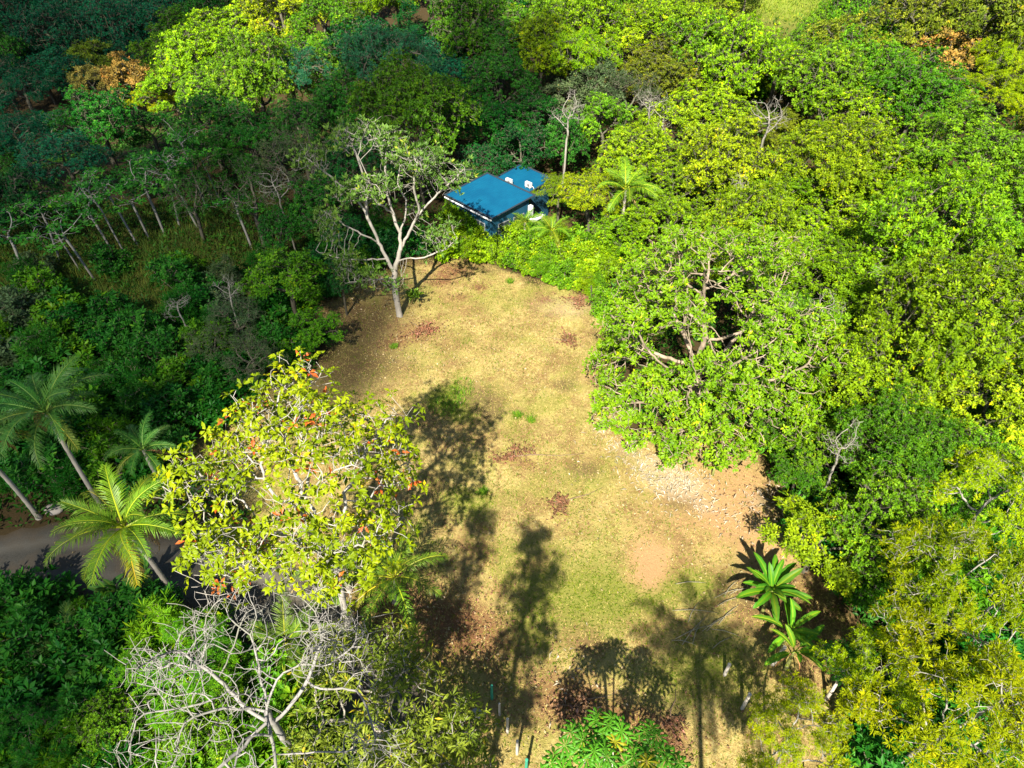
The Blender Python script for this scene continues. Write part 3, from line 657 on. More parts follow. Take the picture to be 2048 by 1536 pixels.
LIMBS = [[(.2,0,5.0),(.75,.1,6.4),(1.3,.3,7.4),(2.1,.2,8.8),(2.7,.1,9.8),(3.9,-.1,11.1),(5.1,-.2,12.2),(6.0,-.3,13.2)], [(.75,.1,6.4),(.75,.4,7.6),(.4,.5,9.2),(.2,.4,10.8),(.3,.3,12.6),(.5,.2,14.6)],
         [(.75,.4,7.6),(1.25,.9,8.8),(1.4,1.1,10.),(.9,1.3,11.2),(1.3,1.4,13.2)], [(.3,-.1,5.2),(1.2,-.5,5.9),(2.6,-.8,6.2),(4.2,-.7,6.8),(5.2,-.5,7.7)],
         [(.1,.1,4.0),(-.5,.3,5.4),(-.95,.4,6.8),(-1.6,.5,9.2),(-2.1,.6,10.3),(-3.7,.7,12.),(-5.3,.6,13.6)], [(-.95,.4,6.8),(-1.4,-.2,7.5),(-2.8,-.6,8.7),(-4.3,-.8,10.1)], [(-.5,.3,5.4),(-1.5,-.3,5.7),(-2.7,-.5,5.8),(-3.8,-.4,5.8),(-5.8,0,6.3)],
         [(.05,0,3.6),(-1.,-.8,4.2),(-2.2,-1.4,4.5),(-3.6,-1.5,4.3)], [(-1.6,.5,9.2),(-1.3,1.,11.2),(-1.8,1.4,13.),(-2.2,1.5,15.)], [(2.1,.2,8.8),(2.6,-.8,10.2),(2.4,-1.3,12.2),(2.8,-1.2,14.)], [(.4,.5,9.2),(-.5,-.6,10.8),(-.6,-1.2,12.6),(-1.1,-1.3,14.6)]]
lb += [(-5.3,.6,13.4,1.1,.8), (5.6,-.2,12.8,1.,.7), (.5,.2,14.9,1.4,.9), (-2.2,1.5,14.8,1.2,.8), (2.8,-1.2,14.,1.2,.8)]
proto('clearing', 110, lb, 2600, [(0,0,-.4),(-.1,0,2.0),(-.1,0,3.4),(.2,0,5.0)], L=.32, W=.12, k=6, hl=1, bark=M_PALE, wob=.16, r0=.008, rb=.25, step=.34, kill=.28, tw=1, twl=.6, spread=.8, droop=-.1, sides=6, zmin=3.6, shell=.2, leaf_frac=.6, limbs=LIMBS)
gx_, gy_, gz_ = g(800, 632)
hero('pale_tree', 'clearing', (gx_, gy_, gz_), 0., (.085,.16,.022), (.29,.27,.245), 'pale-barked spreading tree with sparse grey-green leaves, standing on the far end of the clearing')
# 3. leafless white tree, bottom left
r = R_(120); lb = crown_lobes(r, 5.8, 9.2, 4.8, 44, 1.15, low=-.05, flat=.8)
proto('leafless', 120, lb, 2000, [(0,0,-.4),(-.05,.2,3),(.2,.4,5.4)], k=0, bark=M_PALE, wob=.10, r0=.010, rb=.15, step=.34, kill=.30, tw=1, twl=.8, sides=5, zmin=5., shell=.1)
hero('leafless_tree', 'leafless', (-9.6, 11.2, -1.), .2, (1,1,1), (.25,.24,.23), 'leafless white-branched tree at the bottom left, below the road')
# 4. two narrow-leaved olive trees at the bottom
lb = crown_lobes(R_(130), 4.3, 4.6, 2.9, 20, 1.15, low=-.35, flat=.9)
proto('rosette', 130, lb, 1200, [(0,0,-.4),(.1,0,1.2),(.1,.2,2.4)], L=.40, W=.085, k=10, hl=0, bark=M_PALE, mat=M_LEAF_WAXY, wob=.2, r0=.012, rb=.16, step=.34, kill=.32, spread=1.2, droop=.18, curl=.25, zmin=1.6, shell=.3)
hero('rosette_tree', 'rosette', (-6.3, 13.0, -.6), 0, (.145,.185,.014), (.28,.26,.23), 'olive-green tree with narrow leaves in rosettes, right of the leafless white tree')
lb = crown_lobes(R_(131), 2.4, 3.6, 2.2, 11, 1.0, low=-.3, flat=.9)
proto('rosette_small', 131, lb, 420, [(0,0,-.4),(.1,0,.9),(.1,.2,1.8)], L=.40, W=.085, k=10, hl=0, bark=M_PALE, mat=M_LEAF_WAXY, wob=.2, r0=.012, rb=.12, step=.34, kill=.32, spread=1.2, droop=.18, curl=.25, zmin=1.2, shell=.3)
hero('rosette_tree', 'rosette_small', (-3.0, 11.4, -.1), 0, (.145,.185,.014), (.28,.26,.23), 'smaller olive-green rosette tree at the bottom edge, beside the row of posts')
# 5. the broad tree overhanging the clearing from the right
lb = crown_lobes(R_(140), 7.6, 8.4, 6.4, 36, 1.9, low=-.95, flat=.75)
lb += [(-4.5,-4.2,3.0,1.7,1.3),(-2,-5.6,2.8,1.7,1.3),(1.,-5.8,2.6,1.6,1.2),(3.5,-4.6,3.0,1.7,1.3),(-6,-2,3.4,1.6,1.3),(-6.2,.8,3.6,1.6,1.3),(-.3,-4.,4.6,1.6,1.2),(5.4,-2.5,3.4,1.6,1.3),(0,-3,6.4,1.9,1.4),(-2.6,-3.4,5.4,1.8,1.4),(2.4,-3.4,5.6,1.8,1.4),(-1.2,-4.8,3.9,1.5,1.2),(-3.6,-1.8,4.4,1.6,1.2)]
proto('broad', 140, lb, 6000, [(0,0,-.5),(.2,.3,1.8),(.1,.6,3.4)], L=.25, W=.10, k=11, hl=1, bark=M_BARK, mat=M_LEAF_WAXY, wob=.14, r0=.014, rb=.36, step=.40, kill=.42, spread=1.1, droop=.3, sides=6, zmin=.9, shell=.55)
bx_, by_, bz_ = g(1385, 845)
hero('broad_tree', 'broad', (bx_, by_+1.2, bz_), 0., (.135,.245,.004), (.30,.24,.18), 'broad yellow-green tree overhanging the right side of the clearing')
CROWNS += [(1390, 640, 230), (800, 400, 120)]
# 6. feathery golden trees, bottom right
for i, (px, py, rp, hh, rz, lab) in enumerate([(1985,1000,120,10,.3,'feathery golden tree at the right edge, highest of the golden group'), (1930,1200,165,11,2.1,'feathery yellow-green tree in the middle of the golden group at right'),
        (1890,1430,200,11.5,4.0,'feathery golden tree with thick pale limbs in the bottom right corner'), (1590,1480,115,6.5,1.2,'low feathery golden tree at the bottom edge, right of the palm shadow'), (1740,1350,95,8,5.2,'thin feathery golden tree with an upright pale stem among the golden group')]):
    tree_px(px, py, rp, 'feathery', 'gold', h=hh, bark=(.28,.265,.24), name='feathery_tree', rz=rz, label=lab)
# 7. trees behind the photographer's foot point whose shadows reach the clearing
def slim_lobes(sd, z0, z1, R, n):
    r = R_(sd); return [(r.normal()*R*.5, r.normal()*R*.5, z0+(z1-z0)*i/(n-1), R*.62, R*.6) for i in range(n)]
proto('slim_a', 150, slim_lobes(150, 18.5, 25.4, 1.25, 8), 300, [(0,0,-.4),(.2,.1,8),(0,.2,17.5)], L=.36, W=.15, k=7, hl=1, rb=.2, zmin=9.)
proto('slim_b', 151, slim_lobes(151, 12.5, 24.4, 1.5, 12), 520, [(0,0,-.4),(-.2,.1,7),(.1,.2,12.5)], L=.36, W=.15, k=8, hl=1, rb=.2, zmin=8.)
put('tall_slim_tree', 'slim_a', (-7.2, 1.6, -.4), 0, 1., 1., C['mid'], (.2,.18,.15), 'tall slim tree whose thin trunk shadow crosses the near clearing, left of two')
put('tall_slim_tree', 'slim_b', (-3.6, .2, -.2), 0, 1., 1., C['mid'], (.2,.18,.15), 'tall slim tree whose leafy shadow lies along the near clearing, right of two')

# ------------------------------------------------------------------ palms
def frond_mesh(name, L, arch, droop_l, seed, n=46, lw=.058, ll=.9, dry=False):
    r = np.random.default_rng(seed); t = np.linspace(0, 1, 15)
    ang = arch[0]+(arch[1]-arch[0])*t**1.3; ds = L/14
    X = np.concatenate([[0], np.cumsum(np.cos(ang[:-1])*ds)]); Z = np.concatenate([[0], np.cumsum(np.sin(ang[:-1])*ds)])
    Vs, Ts, tn = [], [], []
    def add(v, f, tt):
        b = sum(len(q) for q in Vs); Vs.append(np.array(v)); Ts.append(np.array(f)+b); tn.append(np.full(len(v), tt))
    # rachis, triangular in section
    ring = []
    for i in range(15):
        w_ = .055*(1-.85*t[i]); ring += [(X[i], -w_, Z[i]), (X[i], w_, Z[i]), (X[i], 0, Z[i]+w_)]
    f = []
    for i in range(14):
        for a, b in ((0, 1), (1, 2), (2, 0)):
            f += [(i*3+a, i*3+b, i*3+3+b), (i*3+a, i*3+3+b, i*3+3+a)]
    add(ring, f, .97)
    for j in range(n):
        s = .16+.84*(j+.5)/n; px = np.interp(s, t, X); pz = np.interp(s, t, Z); a = np.interp(s, t, ang)
        k = ll*math.sin(PI*min(1, (.18+.82*s)*.93))**.6*(1.0 if s < .9 else .8)
        fw = .5+.55*s
        for sd in (-1, 1):
            kk = k*(.75+.45*r.random()); fwd = fw+r.normal()*.11
            d = np.array([math.cos(a)*math.sin(fwd*.9), sd*math.cos(fwd*.9), math.sin(a)*math.sin(fwd*.9)+.20]); d /= np.linalg.norm(d)
            p0 = np.array([px, 0, pz]); p1 = p0+d*kk*.5; d2 = d+np.array([0, 0, -droop_l*(.6+.9*r.random())]); d2 /= np.linalg.norm(d2); p2 = p1+d2*kk*.5
            wv = np.array([math.cos(a), 0, math.sin(a)])*lw/2
            add([p0-wv*.6, p0+wv*.6, p1-wv, p1+wv, p2], [(0, 1, 3), (0, 3, 2), (2, 3, 4)], .2+.6*r.random())
    return mesh_np(name, np.concatenate(Vs), np.concatenate(Ts), M_FROND, False, {'tint': np.concatenate(tn)})
FR = [frond_mesh('frond_up', 3.6, (1.15, .1), .5, 1), frond_mesh('frond_mid', 3.9, (.75, -.75), .7, 2), frond_mesh('frond_low', 3.7, (.25, -1.15), .9, 3)]
def palm_trunk(h, bend, r0, r1):
    mb = MB(); n = max(8, int(h/.3)); pts = []; rad = []
    for i in range(n+1):
        s = i/n; pts.append((bend[0]*s*s, bend[1]*s*s, -.3+(h+.3)*s)); rad.append((r0+(r1-r0)*s**.5)*(1.06 if i % 2 else .96)*(1+.6*math.exp(-s*h/.4)))
    mb.tube(pts, rad, 9); return mb.build('palm_trunk', M_PALE, True), pts[-1]
def coconut_palm(loc, h, bend, nf, size, col, label, rz=0., nuts=0, seed=1, bark=(.34,.31,.27), name='coconut_palm'):
    rr = random.Random(seed); e = empty(name, loc, rz); tm, top = palm_trunk(h, bend, .17, .11); ob('trunk', tm, e, color=bark)
    for i in range(nf):
        f = i/nf; a = i*2.399+rr.uniform(-.2, .2); m = FR[0] if f < .3 else FR[1] if f < .72 else FR[2]
        s = size*rr.uniform(.88, 1.1)*(.8 if f < .12 else 1)
        c = tuple(q*rr.uniform(.85, 1.15) for q in col)
        if f > .88: c = (c[0]*1.5+.04, c[1]*1.05, c[2])
        ob('frond', m, e, (top[0], top[1], top[2]-.05), (rr.uniform(-.25, .25), rr.uniform(-.12, .12), a), (s, s, s), c)
    for i in range(3 if h > 3 else 0):      # old fronds hanging against the trunk
        a = rr.uniform(0, 6.28); ob('dead_frond', FR[2], e, (top[0], top[1], top[2]-.15), (rr.uniform(-.2, .2), rr.uniform(.5, .95), a), (size*.8, size*.45, size*.8), (.23,.15,.06))
    for i in range(nuts):
        a = i*2.1; mb = MB(); cx, cy = top[0]+.24*math.cos(a), top[1]+.24*math.sin(a)
        prof = [(-.15, .02), (-.11, .09), (-.03, .125), (.05, .12), (.12, .07), (.15, .02)]
        mb.tube([(cx, cy, top[2]-.32+q[0]) for q in prof], [q[1] for q in prof], 8); ob('coconut', mb.build('coconut', M_FROND, True), e, color=(.16,.17,.02))
    return tag(e, label, 'palm')
PG = (.11,.195,.010); PD = (.055,.15,.022)  # frond greens for sunlit and for shaded palms, shade put into the second
def foot(px, py): return g(px, py)
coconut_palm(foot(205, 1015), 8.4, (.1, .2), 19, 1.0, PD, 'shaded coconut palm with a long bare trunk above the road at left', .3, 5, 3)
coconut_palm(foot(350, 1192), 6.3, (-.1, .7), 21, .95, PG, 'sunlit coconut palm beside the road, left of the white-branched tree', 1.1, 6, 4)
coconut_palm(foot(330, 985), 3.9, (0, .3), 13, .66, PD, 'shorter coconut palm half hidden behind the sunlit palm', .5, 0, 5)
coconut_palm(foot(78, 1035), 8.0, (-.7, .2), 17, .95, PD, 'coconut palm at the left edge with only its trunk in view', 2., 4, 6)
coconut_palm(foot(790, 1205), 2.2, (.2, .2), 13, .85, PG, 'young coconut palm under the right side of the white-branched tree', .2, 0, 7)
coconut_palm(foot(700, 1180), 2.6, (-.1, .3), 11, .75, PG, 'second young palm tucked under the white-branched tree', 1.7, 0, 8)
coconut_palm(foot(150, 1335), .7, (0, 0), 13, .92, (.05,.125,.018), 'low feather palm in the dark thicket at bottom left', .8, 0, 9, name='feather_palm')
coconut_palm(foot(60, 1400), .6, (0, 0), 11, .8, (.04,.10,.018), 'second low feather palm near the bottom left corner', 2.8, 0, 10, name='feather_palm')
coconut_palm(foot(590, 1330), 2.0, (0, .1), 12, .8, (.10,.18,.014), 'young palm showing between the leafless and olive trees', .8, 0, 19)
coconut_palm((7.0, 2.3, -.1), 14.8, (-.3, .5), 21, 1.15, PG, 'tall coconut palm whose star-shaped shadow lies at the bottom right', 0, 6, 12)
def px_palm(px, py, h, size, nf, col, label, seed):
    x, y, t = at_z(px, py, h); coconut_palm((x, y, float(H(x, y))), h-float(H(x, y)), (0, 0), nf, size, col, label, seed, 0, seed)
px_palm(1252, 380, 6.5, .85, 15, (.12,.22,.010), 'sunlit palm rising right of the blue-roofed house', 13)
px_palm(1104, 462, 2.8, .6, 13, (.12,.21,.010), 'small palm in the hedge in front of the blue-roofed house', 14)
px_palm(1050, 445, 2.6, .5, 11, (.10,.20,.010), 'smallest palm at the corner of the blue-roofed house', 15)

# ------------------------------------------------------------------ banana and heliconia plants
def blade_mesh(name, L, Wd, arch, seed, mat=M_LEAF_WAXY, tears=True, pet=.22):
    r = np.random.default_rng(seed); n = 16; s = np.linspace(0, 1, n)
    ang = arch[0]+(arch[1]-arch[0])*s**1.2; ds = L/(n-1)
    X = np.concatenate([[0], np.cumsum(np.cos(ang[:-1])*ds)]); Z = np.concatenate([[0], np.cumsum(np.sin(ang[:-1])*ds)])
    Vs, Q, tn = [], [], []
    for i in range(n):
        q = max(0, (s[i]-pet)/(1-pet)); w_ = Wd/2*math.sin(PI*min(1, .10+.90*q))**.55 if q > 0 else .03
        w1 = w_*(1-(.22*r.random() if tears and 3 < i < n-1 else 0)); w2 = w_*(1-(.22*r.random() if tears and 3 < i < n-1 else 0))
        nx_, nz_ = -math.sin(ang[i]), math.cos(ang[i]); lift = .16
        Vs += [(X[i]+nx_*w1*lift, -w1, Z[i]+nz_*w1*lift), (X[i]+nx_*w1*lift*.9, -w1*.5, Z[i]+nz_*w1*lift*.62), (X[i], -.012, Z[i]), (X[i]-nx_*.01, 0, Z[i]+nz_*.025), (X[i], .012, Z[i]), (X[i]+nx_*w2*lift*.9, w2*.5, Z[i]+nz_*w2*lift*.62), (X[i]+nx_*w2*lift, w2, Z[i]+nz_*w2*lift)]
        j = r.random()*.25; tn += [.25+j, .45+j, .97, .97, .97, .45+j, .25+j]
    for i in range(n-1):
        for k in range(6): Q.append((i*7+k, i*7+k+1, i*7+7+k+1, i*7+7+k))
    return mesh_np(name, Vs, [], mat, False, {'tint': np.array(tn)}, quads=Q)
BL = [blade_mesh('banana_blade_up', 2.2, .46, (1.2, .35), 1), blade_mesh('banana_blade_mid', 2.4, .46, (.85, -.25), 2), blade_mesh('banana_blade_low', 2.2, .46, (.45, -.6), 3)]
HL = [blade_mesh('heliconia_blade_up', 1.3, .34, (1.35, .7), 4, tears=False), blade_mesh('heliconia_blade_out', 1.3, .36, (1.0, -.1), 5, tears=False)]
def banana(loc, h, nl, size, col, label, seed, cat='banana plant', name='banana_plant', stems=((0, 0),), blades=BL, dead=3):
    rr = random.Random(seed); e = empty(name, loc, rr.uniform(0, 6))
    for sx, sy in stems:
        mb = MB(); k = [(sx+rr.uniform(-.05, .05), sy, h*q) for q in (-.1, .3, .7, 1.)]; mb.tube(k, [.13*size, .115*size, .10*size, .06*size], 9); ob('stem', mb.build('stem', M_BARK, True), e, color=(.22,.24,.07))
        for i in range(nl):
            f = i/nl; m = blades[min(len(blades)-1, int(f*len(blades)))]; s = size*rr.uniform(.85, 1.12); c = tuple(q*rr.uniform(.85, 1.2) for q in col)
            ob('leaf', m, e, (sx, sy, h*(1-.05*f)), (rr.uniform(-.3, .3), rr.uniform(-.15, .1), i*2.399+rr.uniform(-.25, .25)), (s, s, s), c)
        for i in range(dead):
            s = size*.8; ob('dead_leaf', BL[2], e, (sx, sy, h*.9), (rr.uniform(-.2, .2), 1.15, rr.uniform(0, 6.28)), (s, s*.5, s), (.25,.17,.08))
    return tag(e, label, cat)
BG = (.075,.20,.010)
banana(foot(1522, 1228), 2.4, 24, .88, (.05,.15,.008), 'large banana plant at the right edge of the clearing, leaves spread like a star', 1)
banana(foot(1560, 1300), 1.9, 9, .85, BG, 'smaller banana plant just below the large one', 2, stems=((0, 0), (.5, -.9)))
banana(foot(1600, 1062), 1.2, 7, .95, (.06,.18,.012), 'clump of broad-leaved heliconia at the clearing edge above the banana plants', 3, 'heliconia', 'heliconia_clump', ((0, 0), (.6, .5), (-.5, .3), (.3, -.6), (-.2, 1.1)), HL+BL[:1], 0)
HPX = [(1268,905,'nearest the broken pale litter, leftmost of the heliconias'), (1335,930,'second heliconia from the left under the broad tree'), (1352,915,'behind the second heliconia under the broad tree'), (1408,935,'third heliconia along the litter edge'), (1425,950,'short heliconia below the broad tree, right of the litter'),
       (1490,915,'heliconia at the foot of the broad tree, right side'), (1510,925,'dark heliconia beside the shaded forest edge'), (1480,800,'tall heliconia in the shade behind the broad tree'), (1440,790,'heliconia showing through the gap under the broad tree')]
for i, (px, py, tx) in enumerate(HPX):
    x, y, z = g(px, py); banana((x, y, z), .75+.1*(i % 3), 4+i % 3, .78, (.07,.19,.012), 'green '+tx if 'heliconia' in tx else 'green heliconia '+tx, 20+i, 'heliconia', 'heliconia', ((0, 0),), HL, 0)
banana(foot(300, 1180), 1.0, 6, .9, (.05,.14,.02), 'shaded broad-leaved plant at the lower road verge', 41, 'heliconia', 'heliconia', ((0, 0), (.5, -.3)), HL, 0)
banana(foot(230, 1200), .9, 6, .9, (.045,.13,.02), 'second broad-leaved plant at the lower road verge, further left', 42, 'heliconia', 'heliconia', ((0, 0), (-.4, .3)), HL, 0)
banana(foot(828, 607), .5, 9, .6, (.08,.17,.012), 'low green bush beside the trunk of the pale-barked tree', 43, 'shrub', 'low_bush', ((0, 0), (.4, .1), (-.3, .2), (.1, .4)), HL, 0)

# ------------------------------------------------------------------ big-leaved (palmate) trees at the bottom edge
def palmate_mesh(name, R, nl, seed):
    r = np.random.default_rng(seed); Vs = [(0, 0, 0)]; T = []; tn = [.9]
    for i in range(nl):
        a = -2.75+5.5*i/(nl-1); ln = R*(.72+.28*math.cos(a*.55))*(1+.05*r.normal()); d = np.array([math.cos(a), math.sin(a)]); p = np.array([-d[1], d[0]])
        w_ = R*.135; b = len(Vs)
        for q, wv, z in ((.35, .55, -.01), (.68, 1., -.07)):
            c = d*ln*q; Vs += [(*(c-p*w_*wv), z*R-.03*R), (*c, z*R+.03*R), (*(c+p*w_*wv), z*R-.03*R)]
        Vs.append((*(d*ln), -.24*R)); tn += [.3, .8, .3, .3, .8, .3, .4]
        T += [(0, b, b+1), (0, b+1, b+2), (b, b+3, b+4), (b, b+4, b+1), (b+1, b+4, b+5), (b+1, b+5, b+2), (b+3, b+6, b+4), (b+4, b+6, b+5)]
    return mesh_np(name, Vs, T, M_LEAF_WAXY, False, {'tint': np.array(tn)})
PL = [palmate_mesh('palmate_leaf_a', .55, 9, 1), palmate_mesh('palmate_leaf_b', .52, 8, 2)]
def palmate_tree(loc, arms, per, col, label, seed, size=1.):
    rr = random.Random(seed); e = empty('palmate_tree', loc)
    tops = []
    zt = min(a[2] for a in arms)*.55
    mb = MB(); mb.tube([(0, 0, -.3), (.05, .03, zt*.5), (0, 0, zt)], [.11, .09, .07], 7); ob('trunk', mb.build('trunk', M_PALE, True), e, color=(.45,.42,.36))
    for a in arms:
        mb = MB(); mb.tube([(0, 0, zt-.05), (a[0]*.55, a[1]*.55, zt+(a[2]-zt)*.35), (a[0]*.9, a[1]*.9, zt+(a[2]-zt)*.75), a], [.06, .05, .04, .03], 6); br = ob('branch', mb.build('branch', M_PALE, True), e, color=(.45,.42,.36))
        for i in range(per):
            an = i*2.399+rr.uniform(-.3, .3); d = .25+.4*(i/per)*rr.uniform(.8, 1.2)*size; q = (a[0]+d*math.cos(an), a[1]+d*math.sin(an), a[2]+.18-.30*(i/per)+rr.uniform(-.05, .05))
            v = rr.uniform(.75, 1.25); c = tuple(k*v for k in col)
            if rr.random() < .05: c = (.22,.21,.01)
            ob('leaf', PL[i % 2], br, q, (rr.uniform(-.25, .25), .15+.35*(i/per), an), (size,)*3, c)
            mb = MB(); mb.tube([a, (q[0], q[1], q[2]-.01)], .012, 4); ob('leaf_stalk', mb.build('leaf_stalk', M_PALE), br, color=(.3,.35,.12))
    return tag(e, label, 'tree')
palmate_tree((4.2, 9.6, -.1), [(-2.5,.2,6.6),(-1.7,1.2,7.0),(-.9,.3,7.6),(-.2,1.4,7.2),(.6,.2,7.4),(1.2,1.2,7.0),(2.0,.4,6.6),(-1.4,-.8,6.6),(.3,-.9,6.9),(1.6,-.7,6.4),(-2.6,-.6,6.2),(-.6,1.9,6.5)], 8, (.06,.19,.010), 'bright green tree with hand-shaped leaves at the bottom edge of the clearing', 5)
x, y, z = g(1650, 1400)
palmate_tree((x, y, z), [(-.5,.3,3.9),(.5,.2,4.1),(0,-.5,3.7),(.1,.7,3.6)], 8, (.05,.16,.012), 'small dark green hand-leaved tree between banana plants and golden trees', 6, .95)
for i, (px, py, lab) in enumerate([(640, 470, 'hand-leaved sapling')]): pass

# ------------------------------------------------------------------ forest: trees one can make out, by the place of their crown in the view
TREES = [
 # right, sunlit
 (1700,560,125,'big_b','lime'),(1860,480,150,'big_a','lime'),(1905,660,165,'big_b','lime'),(1745,760,140,'big_a','lime'),(1990,800,130,'big_b','lime2'),(2040,600,120,'open_a','lime'),
 (1640,690,80,'open_a','bright'),(1660,900,95,'round_a','bright'),(1800,900,125,'big_b','green'),(1930,930,100,'round_a','bright'),(1640,1080,110,'open_b','lime2'),(1760,1050,110,'dome_b','bright'),
 (1600,950,60,'lumpy_b','green'),(1830,1080,90,'dome_a','green'),(1790,1180,90,'round_a','green'),(1500,470,110,'big_a','lime'),(1600,480,90,'lumpy_b','lime'),(1290,430,75,'lumpy_b','lime'),
 (1270,320,80,'lumpy_a','lime2'),(1350,380,90,'dome_b','lime'),(1450,330,100,'dome_a','lime2'),(1560,380,105,'lumpy_b','lime'),(1340,270,75,'open_b','lime2'),(1420,210,85,'dome_b','lime2'),
 (1570,265,75,'conifer','olive'),(1660,330,110,'big_b','lime'),(1700,240,100,'round_a','lime'),(1770,360,110,'lumpy_a','lime'),(1930,320,150,'big_a','bright'),(1840,190,100,'dome_a','green'),
 (1985,190,90,'feathery','gold'),(2030,130,80,'feathery','gold'),(1880,120,75,'open_a','tan'),(1780,140,80,'round_a','bright'),(1700,80,85,'lumpy_b','olive'),(1850,50,90,'lumpy_b','olive'),
 (1970,50,95,'open_a','olive'),(2035,30,80,'lumpy_a','olive'),(1640,160,95,'dome_b','bright'),(1560,140,80,'umbrella_a','lime'),(1480,120,85,'dome_b','lime'),(1400,100,80,'lumpy_b','bright'),(1395,30,70,'tall_a','lime'),
 (1330,60,80,'lumpy_a','lime'),(1320,150,85,'dome_a','olive'),(1260,200,75,'wispy','grey'),(1240,90,80,'lumpy_b','lime2'),(1170,50,80,'lumpy_a','lime'),(1160,130,75,'umbrella_b','lime'),(1205,250,70,'lumpy_b','bright'),
 (1200,180,60,'open_b','grey'),(1110,30,60,'dome_a','bright'),(1740,20,80,'dome_a','bright'),(1640,60,50,'dome_b','bright'),(1480,60,38,'dome_b','bright'),(1430,75,38,'lumpy_b','lime'),
 (1180,400,75,'umbrella_b','lime2'),(1120,395,50,'umbrella_a','lime2'),(1240,470,60,'lumpy_b','lime'),
 (1555,620,75,'open_b','bright'),(1600,800,75,'lumpy_b','bright'),(1560,860,55,'dome_b','green'),
 # top centre
 (1040,60,70,'lumpy_b','green'),(1080,100,80,'lumpy_a','lime'),(990,100,80,'round_a','mid'),(930,60,85,'dome_b','green'),(820,60,85,'conifer','dark'),(730,110,85,'dome_b','dark'),(650,60,75,'lumpy_b','green'),
 (740,20,60,'umbrella_a','lime'),(860,10,60,'umbrella_b','lime'),(480,70,95,'lumpy_b','lime'),(395,120,80,'lumpy_a','lime'),(560,30,85,'lumpy_b','lime2'),(610,110,75,'round_a','bright'),(510,150,85,'lumpy_a','bright'),
 (340,170,65,'lumpy_b','lime'),(255,160,55,'open_a','tan'),(200,180,55,'open_b','tan'),(300,200,55,'feathery','gold'),(420,190,70,'dome_a','bright'),(370,60,70,'dome_b','green'),
 # middle, in the shade
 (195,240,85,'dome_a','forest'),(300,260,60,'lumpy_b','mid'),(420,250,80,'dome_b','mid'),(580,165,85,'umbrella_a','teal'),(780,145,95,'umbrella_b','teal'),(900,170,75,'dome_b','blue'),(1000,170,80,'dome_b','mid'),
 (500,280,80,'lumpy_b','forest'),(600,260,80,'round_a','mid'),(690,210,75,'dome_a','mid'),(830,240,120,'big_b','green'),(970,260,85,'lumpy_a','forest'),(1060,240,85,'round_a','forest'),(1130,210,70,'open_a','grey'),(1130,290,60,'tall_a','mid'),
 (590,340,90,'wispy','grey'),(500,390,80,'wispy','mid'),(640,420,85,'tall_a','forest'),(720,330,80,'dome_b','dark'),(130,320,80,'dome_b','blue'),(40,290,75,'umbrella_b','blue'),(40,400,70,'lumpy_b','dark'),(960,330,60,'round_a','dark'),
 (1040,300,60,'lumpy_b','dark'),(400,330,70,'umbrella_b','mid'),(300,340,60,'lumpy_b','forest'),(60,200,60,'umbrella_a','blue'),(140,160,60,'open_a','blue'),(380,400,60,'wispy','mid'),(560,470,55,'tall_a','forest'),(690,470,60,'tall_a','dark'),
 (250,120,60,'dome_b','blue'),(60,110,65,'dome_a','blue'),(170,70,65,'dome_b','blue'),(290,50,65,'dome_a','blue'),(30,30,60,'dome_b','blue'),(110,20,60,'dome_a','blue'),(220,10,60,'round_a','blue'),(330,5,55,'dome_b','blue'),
 # left middle
 (575,560,85,'open_a','green'),(620,660,60,'lumpy_b','green'),(470,640,65,'wispy','grey'),(500,720,75,'wispy','grey'),(420,690,55,'wispy','grey'),(680,560,40,'tall_a','dark'),
 # bottom left
 (420,1480,95,'lumpy_b','bright'),(230,1470,85,'dome_b','bright'),(60,1480,95,'feathery','mid'),
]
BARE_T = [(1640,610,50),(1700,880,45),(1480,250,40),(1860,300,40),(1990,640,45),(1300,190,45),(1540,225,50),(1495,350,42),(1975,510,60),(2025,560,75),(1790,560,55),(1570,590,45),(545,310,55),(1130,200,50),(440,540,45),(340,575,32),(1340,215,38),(1880,760,40)]
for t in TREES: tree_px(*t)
for i, (px, py, rp) in enumerate(BARE_T):
    z = 8.
    for _ in range(8):
        x, y, t = at_z(px, py, z); sb = min(max(rp*t/F_PX/2.5, .62), 1.35); z = float(H(x, y))+11*sb
    if px < 700: sb *= .8
    put('bare_tree', ('bare', 'bare_b', 'bare_c')[i % 3], (x, y, float(H(x, y))), rt.uniform(0, 6.28), sb, sb*rt.uniform(.92, 1.08), (1,1,1), (.24,.225,.20), None, 'tree', GW, 'bare pale-branched tree', (rt.uniform(-.08, .08), rt.uniform(-.08, .08)))
# the bright feathery bush under the leafless tree
tree_px(375, 1330, 120, 'feathery', 'bright', h=6.0, name='feathery_tree', label='bright green feathery tree under the leafless white tree')
# slender pioneers on the left slope, foot and top in the view
PION = [(252,512,190,372),(222,498,168,410),(330,470,290,330),(395,455,330,300),(300,480,268,395),(360,455,345,330),(120,520,35,415),(60,575,10,460),(415,420,400,230),(275,490,250,380),(505,500,480,420),(160,540,105,430),(440,400,425,330),(190,560,150,470)]
for i, (fx, fy, tx, ty) in enumerate(PION):
    x, y, z = g(fx, fy); h = 6.
    for _ in range(20):
        if project(x, y, z+h)[1] > ty-20: h += .35
    tx2 = project(x, y, z+h)[0]
    e = put('pioneer_tree', ('slender_a', 'slender_b', 'slender_c')[i % 3], (x, y, z), rt.uniform(0, 6.28), .7+.5*rt.random(), h/10*rt.uniform(.85, 1.1), tuple(q*rt.uniform(.9, 1.2) for q in C['mid']), (.26,.25,.23), None, 'tree', 'slender pale-stemmed trees on the left slope', 'slender pale-stemmed tree', (rt.uniform(-.13, .13), rt.uniform(-.13, .13)))
    CROWNS.append((tx2, ty+10, 40))
